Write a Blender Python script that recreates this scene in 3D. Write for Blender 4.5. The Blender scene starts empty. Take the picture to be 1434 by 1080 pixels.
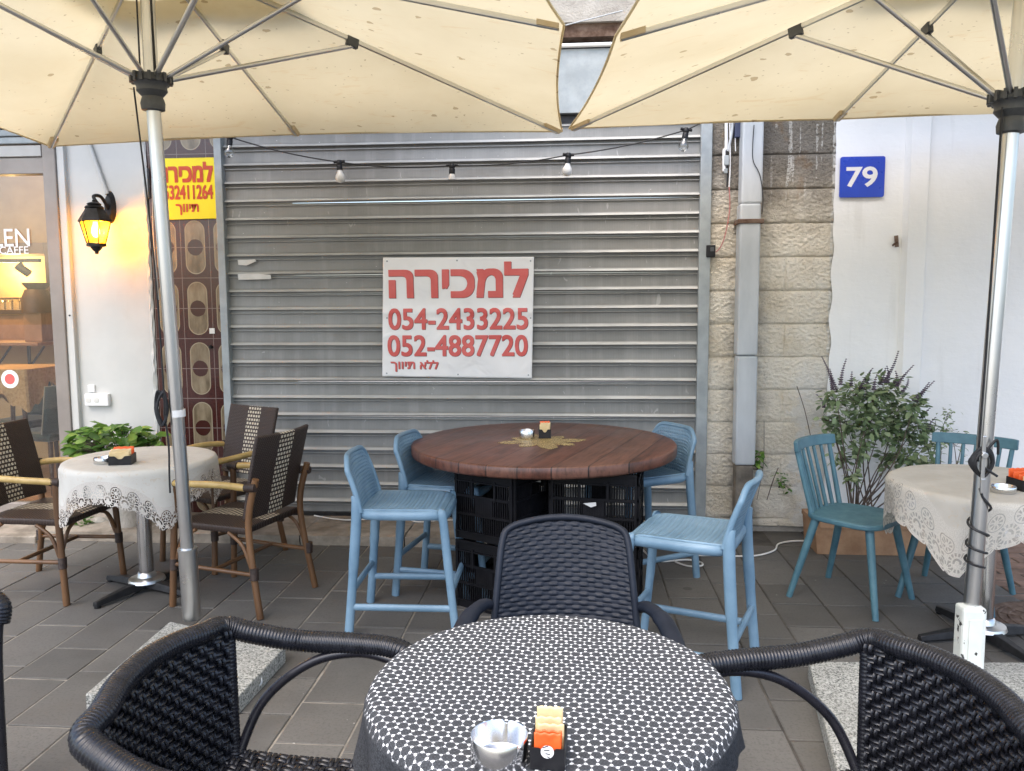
import bpy, bmesh, math, random
from mathutils import Vector, Matrix, noise
R = math.radians; PI = math.pi
random.seed(11)
sc = bpy.context.scene; COL = sc.collection
V3 = Vector

# ------------------------------------------------------------------ camera
F = 1120.0; PIT = R(5.663); YAW = R(4.452); ROL = R(-0.3205); EYE = 1.45
_cy, _sy, _cp, _sp = math.cos(YAW), math.sin(YAW), math.cos(PIT), math.sin(PIT)
_fw = V3((-_sy*_cp, _cy*_cp, -_sp)); _r = V3((_cy, _sy, 0)); _u = _r.cross(_fw)
_cr, _sr = math.cos(ROL), math.sin(ROL)
_r2 = _r*_cr + _u*_sr; _u2 = _u*_cr - _r*_sr
camd = bpy.data.cameras.new('camera'); cam = bpy.data.objects.new('camera', camd); COL.objects.link(cam)
camd.sensor_fit = 'HORIZONTAL'; camd.sensor_width = 36; camd.lens = 36*F/1434
camd.clip_start = .02; camd.clip_end = 500
_m = Matrix((_r2, _u2, -_fw)).transposed().to_4x4(); _m.translation = (0, 0, EYE)
cam.matrix_world = _m; sc.camera = cam

# ------------------------------------------------------------------ mesh builder
def spl(pts, n=8, closed=False):
    P = [V3(p) for p in pts]; out = []; m = len(P)
    rng = range(m) if closed else range(m-1)
    for i in rng:
        if closed: a, b, c, d = P[i-1], P[i], P[(i+1) % m], P[(i+2) % m]
        else: a, b, c, d = P[max(i-1, 0)], P[i], P[i+1], P[min(i+2, m-1)]
        for k in range(n):
            t = k/n
            out.append(.5*((2*b)+(c-a)*t+(2*a-5*b+4*c-d)*t*t+(3*b-a-3*c+d)*t**3))
    if not closed: out.append(P[-1])
    return out

class MB:
    def __init__(s): s.v = []; s.f = []; s.uv = []; s.T = None
    def add(s, vs, fs, uvs=None):
        o = len(s.v)
        s.v += [tuple(s.T @ V3(p)) if s.T else tuple(p) for p in vs]
        for k, f in enumerate(fs):
            s.f.append([i+o for i in f])
            s.uv.append(uvs[k] if uvs else None)
        return s
    def box(s, c, d, rot=None):
        c = V3(c); x, y, z = d[0]/2, d[1]/2, d[2]/2
        vs = [V3((a*x, b*y, e*z)) for a in (-1, 1) for b in (-1, 1) for e in (-1, 1)]
        if rot: vs = [rot @ p for p in vs]
        return s.add([p+c for p in vs], [(0, 1, 3, 2), (4, 6, 7, 5), (0, 4, 5, 1), (2, 3, 7, 6), (0, 2, 6, 4), (1, 5, 7, 3)])
    def bx(s, x0, x1, y0, y1, z0, z1):
        return s.box(((x0+x1)/2, (y0+y1)/2, (z0+z1)/2), (x1-x0, y1-y0, z1-z0))
    def bar(s, p, q, w, h, up=(0, 0, 1)):
        p, q = V3(p), V3(q); d = (q-p); L = d.length; d.normalize()
        x = d.cross(V3(up)); x = x.normalized() if x.length > 1e-4 else V3((1, 0, 0)); z = x.cross(d)
        m = Matrix((x, d, z)).transposed()
        return s.box((p+q)/2, (w, L, h), m)
    def tube(s, pts, r, seg=10, closed=False, cap=True, flat=1.0, up=None):
        P = [V3(p) for p in pts]; n = len(P)
        rr = r if callable(r) else ((lambda i: r[i]) if isinstance(r, (list, tuple)) else (lambda i: r))
        T = []
        for i in range(n):
            a = P[i-1] if (i > 0 or closed) else P[i]; b = P[(i+1) % n] if (i < n-1 or closed) else P[i]
            t = (b-a); T.append(t.normalized() if t.length > 1e-9 else V3((0, 0, 1)))
        u0 = V3(up) if up else (V3((0, 0, 1)) if abs(T[0].z) < .9 else V3((0, 1, 0)))
        x = T[0].cross(u0).normalized(); vs = []; fs = []; uvs = []; ln = 0
        for i in range(n):
            if i: ln += (P[i]-P[i-1]).length
            if up: x = T[i].cross(V3(up)).normalized()
            else:
                x = x - T[i]*x.dot(T[i]); x.normalize()
            y = x.cross(T[i])
            for k in range(seg):
                a = 2*PI*k/seg
                vs.append(P[i] + x*(math.cos(a)*rr(i)) + y*(math.sin(a)*rr(i)*flat))
        for i in range(n if closed else n-1):
            j = (i+1) % n
            for k in range(seg):
                l = (k+1) % seg
                fs.append((i*seg+k, i*seg+l, j*seg+l, j*seg+k))
        if cap and not closed:
            fs.append(tuple(range(seg))[::-1]); fs.append(tuple((n-1)*seg+k for k in range(seg)))
        return s.add(vs, fs)
    def lathe(s, prof, seg=32, c=(0, 0, 0)):
        c = V3(c); vs = []; fs = []; n = len(prof)
        for (r, z) in prof:
            for k in range(seg):
                a = 2*PI*k/seg; vs.append(c+V3((r*math.cos(a), r*math.sin(a), z)))
        for i in range(n-1):
            for k in range(seg):
                l = (k+1) % seg
                fs.append((i*seg+k, i*seg+l, (i+1)*seg+l, (i+1)*seg+k))
        if prof[0][0] > 1e-5: fs.append(tuple(range(seg))[::-1])
        if prof[-1][0] > 1e-5: fs.append(tuple((n-1)*seg+k for k in range(seg)))
        return s.add(vs, fs)
    def surf(s, fn, nu, nv, su=1, sv=1, wrap=False, skip=None, uvf=None):
        vs = [V3(fn(i/nu, j/nv)) for j in range(nv+1) for i in range(nu+1)]; fs = []; uvs = []
        for j in range(nv):
            for i in range(nu):
                if skip and skip(i, j): continue
                a = j*(nu+1)+i
                fs.append((a, a+1, a+nu+2, a+nu+1))
                q = [(i/nu, j/nv), ((i+1)/nu, j/nv), ((i+1)/nu, (j+1)/nv), (i/nu, (j+1)/nv)]
                uvs.append([uvf(*t) for t in q] if uvf else [(a_*su, b_*sv) for a_, b_ in q])
        return s.add(vs, fs, uvs)
    def prism(s, poly, z0, z1):
        n = len(poly); vs = [(x, y, z0) for x, y in poly]+[(x, y, z1) for x, y in poly]
        fs = [tuple(range(n))[::-1], tuple(range(n, 2*n))]+[(i, (i+1) % n, n+(i+1) % n, n+i) for i in range(n)]
        return s.add(vs, fs)
    def build(s, name, mat, parent=None, smooth=True, ang=38, bevel=0, solid=0, off=0, weld=0, seg=2):
        me = bpy.data.meshes.new(name); me.from_pydata(s.v, [], s.f)
        if any(u for u in s.uv):
            ul = me.uv_layers.new(name='UVMap'); k = 0; dat = ul.data
            for f, u in zip(s.f, s.uv):
                for t in range(len(f)):
                    if u: dat[k].uv = u[t]
                    k += 1
        me.materials.append(mat)
        if weld or not any(u for u in s.uv):
            b = bmesh.new(); b.from_mesh(me)
            if weld: bmesh.ops.remove_doubles(b, verts=b.verts, dist=weld)
            if not any(u for u in s.uv): bmesh.ops.recalc_face_normals(b, faces=b.faces)
            b.to_mesh(me); b.free()
        if smooth:
            me.polygons.foreach_set('use_smooth', [True]*len(me.polygons))
            me.set_sharp_from_angle(angle=R(ang))
        o = bpy.data.objects.new(name, me); COL.objects.link(o)
        if parent: o.parent = parent
        if solid:
            md = o.modifiers.new('s', 'SOLIDIFY'); md.thickness = solid; md.offset = off
        if bevel:
            md = o.modifiers.new('b', 'BEVEL'); md.width = bevel; md.segments = seg; md.limit_method = 'ANGLE'; md.angle_limit = R(40)
        return o

def tag(o, label=None, cat=None, group=None, kind=None):
    if label: o['label'] = label
    if cat: o['category'] = cat
    if group: o['group'] = group
    if kind: o['kind'] = kind
    return o
def thing(name, label, cat, loc=(0, 0, 0), rz=0, group=None):
    o = bpy.data.objects.new(name, None); COL.objects.link(o); o.empty_display_size = .1
    o.location = loc; o.rotation_euler = (0, 0, rz)
    return tag(o, label, cat, group)
def dup(root, loc, rz, label, group=None):
    def cp(o, par):
        c = o.copy(); COL.objects.link(c)
        if par: c.parent = par
        for ch in list(o.children): cp(ch, c)
        return c
    r = cp(root, None); r.location = loc; r.rotation_euler = (0, 0, rz); r['label'] = label
    if group: r['group'] = group
    return r
def face(fx, fy): return math.atan2(-fx, fy)      # turn local +Y to the given heading

# ------------------------------------------------------------------ material helpers
def srgb(h):
    h = h.lstrip('#'); c = [int(h[i:i+2], 16)/255 for i in (0, 2, 4)]
    return tuple(x/12.92 if x <= .04045 else ((x+.055)/1.055)**2.4 for x in c)+(1,)
def col(c): return srgb(c) if isinstance(c, str) else (tuple(c)+(1,) if len(c) == 3 else tuple(c))

class NT:
    def __init__(s, name):
        s.m = bpy.data.materials.new(name); s.m.use_nodes = True; s.t = s.m.node_tree; s.N = s.t.nodes
        s.b = s.N['Principled BSDF']; s.out = s.N['Material Output']; s._tc = None
    def add(s, typ, ins=None, **kw):
        n = s.N.new('ShaderNode'+typ)
        for k, v in kw.items(): setattr(n, k, v)
        for k, v in (ins or {}).items(): s.put(n.inputs[k], v)
        return n
    def put(s, sock, v):
        if isinstance(v, X): s.t.links.new(v.s, sock)
        elif isinstance(v, bpy.types.NodeSocket): s.t.links.new(v, sock)
        else:
            if isinstance(v, str): v = srgb(v)
            if isinstance(v, tuple) and len(v) == 3 and sock.type == 'RGBA': v = v+(1,)
            sock.default_value = v
    def set(s, **kw):
        nm = dict(base='Base Color', metal='Metallic', rough='Roughness', spec='Specular IOR Level', normal='Normal', alpha='Alpha',
                  trans='Transmission Weight', coat='Coat Weight', sheen='Sheen Weight', emit='Emission Color', estr='Emission Strength', ior='IOR', sss='Subsurface Weight')
        for k, v in kw.items(): s.put(s.b.inputs[nm[k]], v)
        return s
    def coord(s, kind='Object'):
        if not s._tc: s._tc = s.N.new('ShaderNodeTexCoord')
        return s._tc.outputs[kind]
    def xyz(s, kind='Object'):
        n = s.add('SeparateXYZ', {0: s.coord(kind)}); return X(s, n.outputs[0]), X(s, n.outputs[1]), X(s, n.outputs[2])
    def vec(s, x, y, z=0.0):
        n = s.add('CombineXYZ', {0: x, 1: y, 2: z}); return n.outputs[0]
    def noise(s, scale=5, detail=4, rough=.55, kind='Object', st=None, vec=None, dist=0):
        v = vec if vec is not None else s.coord(kind)
        if st: v = s.add('Mapping', {'Vector': v, 'Scale': tuple(st)}).outputs[0]
        n = s.add('TexNoise', {'Vector': v, 'Scale': float(scale), 'Detail': float(detail), 'Roughness': rough, 'Distortion': float(dist)})
        return X(s, n.outputs[0])
    def voro(s, scale=5, kind='Object', st=None, feat='F1', vec=None, out='Distance'):
        v = vec if vec is not None else s.coord(kind)
        if st: v = s.add('Mapping', {'Vector': v, 'Scale': tuple(st)}).outputs[0]
        n = s.add('TexVoronoi', {'Vector': v, 'Scale': float(scale)}, feature=feat)
        return X(s, n.outputs[out])
    def ramp(s, fac, stops, interp='LINEAR'):
        n = s.add('ValToRGB', {'Fac': fac}); r = n.color_ramp; r.interpolation = interp
        while len(r.elements) < len(stops): r.elements.new(.5)
        for e, (p, c) in zip(r.elements, stops):
            e.position = p; e.color = col(c) if not isinstance(c, (int, float)) else (c, c, c, 1)
        return X(s, n.outputs[0])
    def mix(s, fac, a, b, mode='MIX'):
        n = s.add('Mix', data_type='RGBA', blend_type=mode)
        s.put(n.inputs[0], fac); s.put(n.inputs[6], a); s.put(n.inputs[7], b)
        return X(s, n.outputs[2])
    def bump(s, h, strength=.3, dist=.005):
        n = s.add('Bump', {'Height': h, 'Strength': strength, 'Distance': dist}); return X(s, n.outputs[0])
    def rnd(s): return X(s, s.add('ObjectInfo').outputs['Random'])

class X:                                           # arithmetic on node sockets
    def __init__(s, nt, sock): s.nt = nt; s.s = sock
    def op(s, o, *a, clamp=False):
        n = s.nt.add('Math', operation=o, use_clamp=clamp); s.nt.put(n.inputs[0], s)
        for i, v in enumerate(a): s.nt.put(n.inputs[i+1], v if isinstance(v, X) else float(v))
        return X(s.nt, n.outputs[0])
    def __add__(s, o): return s.op('ADD', o)
    def __sub__(s, o): return s.op('SUBTRACT', o)
    def __rsub__(s, o): return s.op('MULTIPLY', -1).op('ADD', o)
    def __mul__(s, o): return s.op('MULTIPLY', o)
    def __truediv__(s, o): return s.op('DIVIDE', o)
    __radd__ = __add__; __rmul__ = __mul__
    def sin(s): return s.op('SINE')
    def cos(s): return s.op('COSINE')
    def abs(s): return s.op('ABSOLUTE')
    def fract(s): return s.op('FRACT')
    def floor(s): return s.op('FLOOR')
    def sqrt(s): return s.op('SQRT')
    def min(s, o): return s.op('MINIMUM', o)
    def max(s, o): return s.op('MAXIMUM', o)
    def lt(s, o): return s.op('LESS_THAN', o)
    def gt(s, o): return s.op('GREATER_THAN', o)
    def mod(s, o): return s.op('FLOORED_MODULO', o)
    def atan2(s, o): return s.op('ARCTAN2', o)
    def sat(s): return s.op('ADD', 0, clamp=True)
    def smooth(s, a, b):
        n = s.nt.add('MapRange', {0: s, 1: float(a), 2: float(b)}, interpolation_type='SMOOTHSTEP'); return X(s.nt, n.outputs[0])
def hyp(a, b): return (a*a+b*b).sqrt()

def simple(name, c1, c2=None, rough=.5, metal=0, scale=8, bump=0, bscale=60, bdist=.002, spec=.5, lo=.35, hi=.65, st=None, rv=.08, kind='Object', sheen=0, coat=0):
    n = NT(name); f = n.noise(scale, 5, .6, st=st, kind=kind)
    n.set(base=n.ramp(f, [(lo, c1), (hi, c2 or c1)]), metal=metal, spec=spec, coat=coat, sheen=sheen)
    g = n.noise(scale*2.3, 4, .6, st=st, kind=kind)
    n.set(rough=n.ramp(g, [(.3, max(.02, rough-rv)), (.7, min(1, rough+rv))]))
    if bump: n.set(normal=n.bump(n.noise(bscale, 4, .6, st=st, kind=kind), bump, bdist))
    return n.m
# ------------------------------------------------------------------ materials
MT = {}
MT['alu'] = simple('brushed_aluminium', (.60, .60, .59), (.68, .68, .67), .30, 1, 3, 0, rv=.03)
MT['chrome'] = simple('polished_steel', (.6, .6, .6), (.7, .7, .7), .2, 1, 6, .05, 200, .0005)
MT['greymetal'] = simple('painted_grey_metal', (.27, .30, .31), (.36, .39, .40), .5, .3, 9, .15, 80, .001)
MT['darkplastic'] = simple('dark_grey_plastic', (.05, .055, .06), (.075, .08, .085), .5, 0, 20, .1)
MT['black'] = simple('black_plastic', (.008, .008, .01), (.016, .016, .018), .45, 0, 20, .1, spec=.3)
MT['blackcord'] = simple('black_cord', (.008, .008, .01), (.018, .018, .02), .6, 0, 40)
MT['navy'] = simple('navy_resin', (.0085, .012, .020), (.013, .017, .027), .48, 0, 14, .08, 300, .0005, spec=.22)
MT['crate'] = simple('black_crate_plastic', (.0035, .0035, .005), (.007, .007, .009), .55, 0, 20, spec=.2)
MT['blue'] = simple('blue_resin', (.115, .21, .30), (.185, .30, .405), .42, 0, 5, .08, 200, .0005)
MT['teal'] = simple('teal_painted_wood', (.055, .138, .185), (.085, .195, .24), .5, 0, 12, .15, 120, .0008)
MT['iron'] = simple('black_cast_iron', (.012, .012, .013), (.03, .03, .032), .5, .4, 20, .2, 90, .001)
MT['whitepaint'] = simple('chipped_white_paint', (.62, .64, .60), (.72, .74, .70), .5, 0, 9)
def m_chip():
    n = NT('chipped_white_metal'); f = n.noise(34, 3, .5, st=(1, 1, .6))
    k = f.gt(.66); n.set(base=n.mix(k, n.ramp(n.noise(12), [(.3, (.6, .64, .6)), (.7, (.72, .74, .7))]), (.035, .035, .035)), rough=.5)
    n.set(normal=n.bump(k, -.4, .002)); return n.m
MT['chip'] = m_chip()
MT['granite'] = None
def m_granite():
    n = NT('speckled_granite'); v = n.noise(120, 2, .8); w = n.noise(60, 2, .7)
    c = n.ramp(v, [(.38, (.05, .055, .05)), (.46, (.22, .225, .21)), (.55, (.38, .38, .355)), (.64, (.62, .62, .58))])
    c = n.mix(n.ramp(w, [(.4, 0), (.6, .5)]), c, (.30, .31, .29)); c = n.mix(n.ramp(n.noise(4), [(.4, 0), (.7, .35)]), c, (.22, .22, .2))
    n.set(base=c, rough=.75, normal=n.bump(v, .15, .002)); return n.m
MT['granite'] = m_granite()
def m_paving():
    n = NT('grey_stone_paving')
    a = n.add('Attribute', attribute_name='tone').outputs['Fac']; a = X(n, a)
    base = n.ramp(a, [(0, (.072, .069, .064)), (.5, (.098, .094, .087)), (1, (.135, .130, .120))])
    f = n.noise(7, 6, .65); g = n.noise(90, 3, .7); st = n.noise(2.2, 4, .6)
    base = n.mix(n.ramp(f, [(.3, .0), (.75, .55)]), base, (.135, .129, .119))
    base = n.mix(n.ramp(g, [(.35, .4), (.5, 0)]), base, (.05, .048, .043))
    base = n.mix(n.ramp(st, [(.52, 0), (.72, .45)]), base, (.062, .06, .055))
    sp = n.voro(3.1, vec=n.add('Mapping', {'Vector': n.coord(), 'Scale': (3, 5, 1)}).outputs[0]); gate = n.noise(1.3, 2).gt(.5)
    spot = sp.lt(.045)*gate; gum = n.voro(2.3).lt(.055)*n.noise(1.1, 2).gt(.45); base = n.mix(gum*.6, base, (.03, .03, .028)); dirt = n.noise(.9, 5, .65); base = n.mix(n.ramp(dirt, [(.48, 0), (.68, .4)]), base, (.055, .052, .047))
    base = n.mix(spot*.7, base, (.45, .44, .41))
    n.set(base=base, rough=n.ramp(f, [(.3, .62), (.7, .85)]), normal=n.bump(g*.5+f, .25, .003)); return n.m
MT['paving'] = m_paving()
def m_joint():
    n = NT('sandy_joint'); x, y, z = n.xyz(); k = (x+n.noise(2.5, 3)*.8).smooth(.1, 1.1)
    f = n.noise(9, 4, .6)
    n.set(base=n.mix(k, n.ramp(f, [(.3, (.13, .118, .10)), (.6, (.29, .265, .225))]), n.ramp(f, [(.3, (.035, .032, .028)), (.7, (.10, .09, .078))])), rough=.95, normal=n.bump(n.noise(160, 3), .4, .002)); return n.m
MT['joint'] = m_joint()
MT['kerb'] = simple('worn_beige_stone', (.17, .145, .115), (.34, .30, .25), .85, 0, 7, .5, 45, .004)
MT['kerbdark'] = simple('worn_grey_stone', (.10, .09, .075), (.24, .21, .175), .9, 0, 9, .6, 60, .005)
def m_shutter():
    n = NT('weathered_zinc_slats'); x, y, z = n.xyz()
    big = n.noise(1.1, 4, .6, st=(1, 1, 2.2)); st = n.noise(16, 5, .6, st=(1, 1, .06)); fine = n.noise(60, 4, .7)
    row = (z/.1159).floor(); rowv = X(n, n.add('TexWhiteNoise', {'W': row}, noise_dimensions='1D').outputs['Value'])
    c = n.ramp(big, [(.3, (.185, .184, .175)), (.5, (.24, .242, .233)), (.7, (.29, .295, .287))])
    c = n.mix(rowv*.28, c, (.15, .15, .142)); c = n.mix(n.ramp(st, [(.5, 0), (.75, .35)]), c, (.36, .36, .345))
    rust = n.noise(2.4, 5, .65, st=(1, 1, 3)); c = n.mix(n.ramp(rust, [(.62, 0), (.75, .22)]), c, (.13, .085, .06))
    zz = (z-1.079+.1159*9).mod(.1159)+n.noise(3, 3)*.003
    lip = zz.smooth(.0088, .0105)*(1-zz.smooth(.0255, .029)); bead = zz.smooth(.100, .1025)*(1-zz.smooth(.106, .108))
    painted_glint = n.ramp(n.noise(5, 4, .6, st=(1, 1, 6)), [(.3, .55), (.6, 1.0)])
    c = n.mix(lip*painted_glint*.85, c, (.56, .56, .535)); c = n.mix(bead*painted_glint*.6, c, (.46, .46, .44))  # bright highlights of lip and bead painted into the slat colour
    spk = n.voro(17, st=(1, 1, 1.6)); c = n.mix((spk.lt(.055)*n.noise(2.0, 2).gt(.52))*.75, c, (.62, .62, .60))
    scr = n.noise(14, 2, .5, st=(1, 1, .35), dist=2); c = n.mix(n.ramp(scr, [(.70, 0), (.74, .4)]), c, (.5, .5, .48))
    n.set(base=c, metal=.15, rough=n.ramp(fine, [(.3, .42), (.7, .62)]), normal=n.bump(n.noise(5, 4, .5)+(x*(2*PI/.0105)).sin()*.035*(1-lip), .35, .012)); return n.m
MT['shutter'] = m_shutter()
def m_stone(top):
    n = NT('bush_hammered_limestone'); x, y, z = n.xyz()
    g = n.noise(85, 4, .7, st=(1, 1, 1.5)); f = n.noise(4, 4, .6)
    c = n.ramp(f, [(.3, (.66, .585, .46)), (.5, (.77, .71, .60)), (.7, (.84, .80, .71))])
    c = n.mix(n.ramp(g, [(.30, .8), (.42, 0)]), c, (.26, .22, .165)); c = n.mix(n.ramp(n.noise(150, 2, .6), [(.56, 0), (.66, .5)]), c, (.80, .76, .68))
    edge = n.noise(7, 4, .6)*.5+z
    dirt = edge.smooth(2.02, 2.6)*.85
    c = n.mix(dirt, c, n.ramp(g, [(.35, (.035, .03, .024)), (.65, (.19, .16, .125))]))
    rust = (n.noise(5, 4, .6, st=(1, 1, .7))*1.0).smooth(.58, .7)*((z-1.9).smooth(0, .3)); c = n.mix(rust*.5, c, (.25, .15, .07))
    drip = (n.noise(30, 1, .5, st=(1, 1, .05)).smooth(.62, .68))*((z+n.noise(9, 3)*.6).smooth(2.25, 2.5))*n.noise(120, 2).smooth(.38, .5)
    c = n.mix(drip*.8, c, (.62, .6, .55))
    wp = (n.noise(11, 3, .6)*.28+x).smooth(1.50, 1.57)*n.noise(30, 3).smooth(.3, .45)
    wp = wp*(1-(z+n.noise(5, 3)*.3).smooth(1.0, 1.25))
    c = n.mix(wp, c, (.74, .72, .67))
    c = n.mix((n.noise(14, 3)*.03+x).smooth(1.585, 1.592)*n.noise(30, 3).smooth(.35, .5), c, (.70, .69, .65))
    grime = ((n.noise(6, 4)*.16+x).smooth(1.00, 1.10)*(1-(n.noise(6, 4)*.1+x).smooth(1.19, 1.3)))*n.noise(8, 4).smooth(.35, .6)
    c = n.mix(grime*.45, c, (.12, .095, .08))
    n.set(base=c, rough=.9, normal=n.bump(g, .9, .016)); return n.m
MT['stone'] = m_stone(2.6)
MT['upperstone'] = simple('rough_grey_render', (.30, .28, .25), (.46, .44, .40), .9, 0, 6, .8, 70, .01)
def m_plaster():
    n = NT('white_limewashed_plaster'); x, y, z = n.xyz(); f = n.noise(2.0, 5, .6); g = n.noise(24, 5, .65, st=(.5, 1, 1.5)); h = n.noise(9, 4, .6)
    c = n.ramp(f, [(.3, (.79, .80, .80)), (.7, (.86, .865, .862))])
    s = n.voro(2.6, st=(3.2, 1, .9)); c = n.mix((s.lt(.035)*n.noise(3, 2).gt(.5))*.6, c, (.32, .31, .29))
    st = n.noise(9, 4, .6, st=(1, 1, .09)).smooth(.58, .72); c = n.mix(st*.22, c, (.52, .52, .51)); fl = n.noise(3.6, 5, .65)*.7+(1-z)*.22; c = n.mix(fl.smooth(.52, .66)*n.noise(16, 4).smooth(.4, .6)*.45, c, (.58, .56, .52))
    n.set(base=c, rough=.7, normal=n.bump(g*.5+h, .35, .012)); return n.m
MT['plaster'] = m_plaster()
def m_wtile():
    n = NT('painted_white_wall_tiles'); x, y, z = n.xyz()
    a = ((x+3.05)/.30).fract(); b = ((z-.966)/.292).fract()
    ga = ((a-.5).abs()).gt(.494).max(((b-.5).abs()).gt(.494))
    c = n.ramp(n.noise(2.5, 4, .6), [(.3, (.48, .485, .468)), (.7, (.56, .565, .545))])
    c = n.mix(ga*.45, c, (.50, .51, .50)); d = n.noise(8, 4, .6, st=(1, 1, .3)).smooth(.62, .74)
    c = n.mix(d*.2, c, (.45, .43, .38))
    n.set(base=c, rough=.38, normal=n.bump((1-ga)+n.noise(6, 3)*.5, .3, .002)); return n.m
MT['wtile'] = m_wtile()
def m_btile():
    n = NT('brown_retro_wall_tiles'); x, y, z = n.xyz()
    px = ((x+2.585)/.196).fract()-.5; pz = ((z-1.247)/.4).fract()-.5; X_ = px*.196; Z_ = pz*.4
    zz = (Z_.abs()-.107).max(0.0); d = hyp(X_, zz)
    w = n.noise(18, 4, .6, st=(1, 1, .3))
    c = n.ramp(n.noise(60, 3, .6), [(.3, (.035, .010, .009)), (.7, (.062, .019, .016))])
    inner = n.ramp(w, [(.3, (.10, .075, .045)), (.55, (.21, .165, .105)), (.75, (.28, .23, .155))])
    c = n.mix(d.lt(.068), c, (.30, .25, .17)); c = n.mix(d.lt(.062), c, inner)
    cc = hyp(X_, Z_); c = n.mix((cc+w*.01).lt(.058), c, (.045, .014, .011))
    ga = px.abs().gt(.49); gz = (((z-1.447)/.2).fract()-.5).abs().gt(.49)
    gr = ga.max(gz); c = n.mix(gr*.85, c, (.22, .17, .15))
    n.set(base=c, rough=.14, normal=n.bump((1-gr)+d.smooth(.06, .07)*.3, .25, .002)); return n.m
MT['btile'] = m_btile()
def m_canvas():
    n = NT('stained_cream_canvas')
    f = n.noise(1.6, 5, .6); c = n.ramp(f, [(.3, (.69, .61, .43)), (.7, (.78, .71, .53))])
    weave = n.noise(8, 4, .6, st=(1, 1, 1))
    m = n.add('Mapping', {'Vector': n.coord(), 'Scale': (1, 1.35, 1), 'Rotation': (0, 0, .5)}).outputs[0]
    wob = n.add('VectorMath', {0: m, 1: n.add('VectorMath', {0: n.add('TexNoise', {'Vector': m, 'Scale': 30.0}).outputs[1], 3: .03}, operation='SCALE').outputs[0]}, operation='ADD').outputs[0]
    v = n.voro(7.5, vec=wob); gate = n.noise(2.1, 3, .6)
    big = (v.lt(.13))*gate.gt(.50); small = n.voro(19, vec=wob).lt(.10)*n.noise(1.7, 2).gt(.47)
    c = n.mix(big*.58, c, (.29, .19, .08)); c = n.mix(small*.48, c, (.28, .19, .08))
    st = n.noise(5, 4, .6, st=(1, 3, 1), dist=1.5).smooth(.58, .74); c = n.mix(st*.30, c, (.62, .42, .18))
    dif = n.add('BsdfDiffuse', {'Color': c}); tr = n.add('BsdfTranslucent', {'Color': n.mix(.35, c, (.93, .82, .52), 'MULTIPLY')})
    nb = n.bump(n.noise(3.5, 4, .5), .2, .02); n.put(dif.inputs['Normal'], nb)
    mx = n.add('MixShader', {0: .5, 1: dif.outputs[0], 2: tr.outputs[0]}); n.t.links.new(mx.outputs[0], n.out.inputs[0]); return n.m
MT['canvas'] = m_canvas()
MT['canvasd'] = simple('folded_cream_canvas', (.60, .47, .28), (.70, .58, .38), .85, 0, 9, .2, 90)
def m_bar():
    n = NT('stained_plank_wood'); x, y, z = n.xyz()
    ca, sa = math.cos(R(72)), math.sin(R(72)); al = x*ca+y*sa; ac = x*sa-y*ca       # along / across the planks
    ac2 = ac+.02; pl = (ac2/.145).floor(); fr = (ac2/.145).fract(); rv = X(n, n.add('TexWhiteNoise', {'W': pl}, noise_dimensions='1D').outputs['Value'])
    v = n.vec(ac*18, al*1.3+rv*9, z*6); g = n.noise(1.0, 6, .6, vec=v, dist=1.2); g2 = n.noise(5, 4, .6, vec=v)
    c = n.ramp(g, [(.25, (.035, .014, .010)), (.45, (.10, .037, .024)), (.6, (.155, .06, .038)), (.8, (.09, .04, .028))])
    c = n.mix(rv*.5, c, n.mix(rv.gt(.55), (.045, .02, .014), (.16, .085, .06))); c = n.mix(n.ramp(g2, [(.35, .5), (.5, 0)]), c, (.03, .012, .008))
    wx = n.noise(3.5, 5, .6); c = n.mix(n.ramp(wx, [(.5, 0), (.75, .35)]), c, (.17, .10, .075))
    gp = (fr-.5).abs().gt(.481); c = n.mix(gp*.95, c, (.012, .006, .005))
    n.set(base=c, rough=n.ramp(wx, [(.3, .30), (.7, .48)]), normal=n.bump((1-gp)*.6+g*.35, .35, .003), spec=.5); return n.m
MT['bar'] = m_bar()
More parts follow.
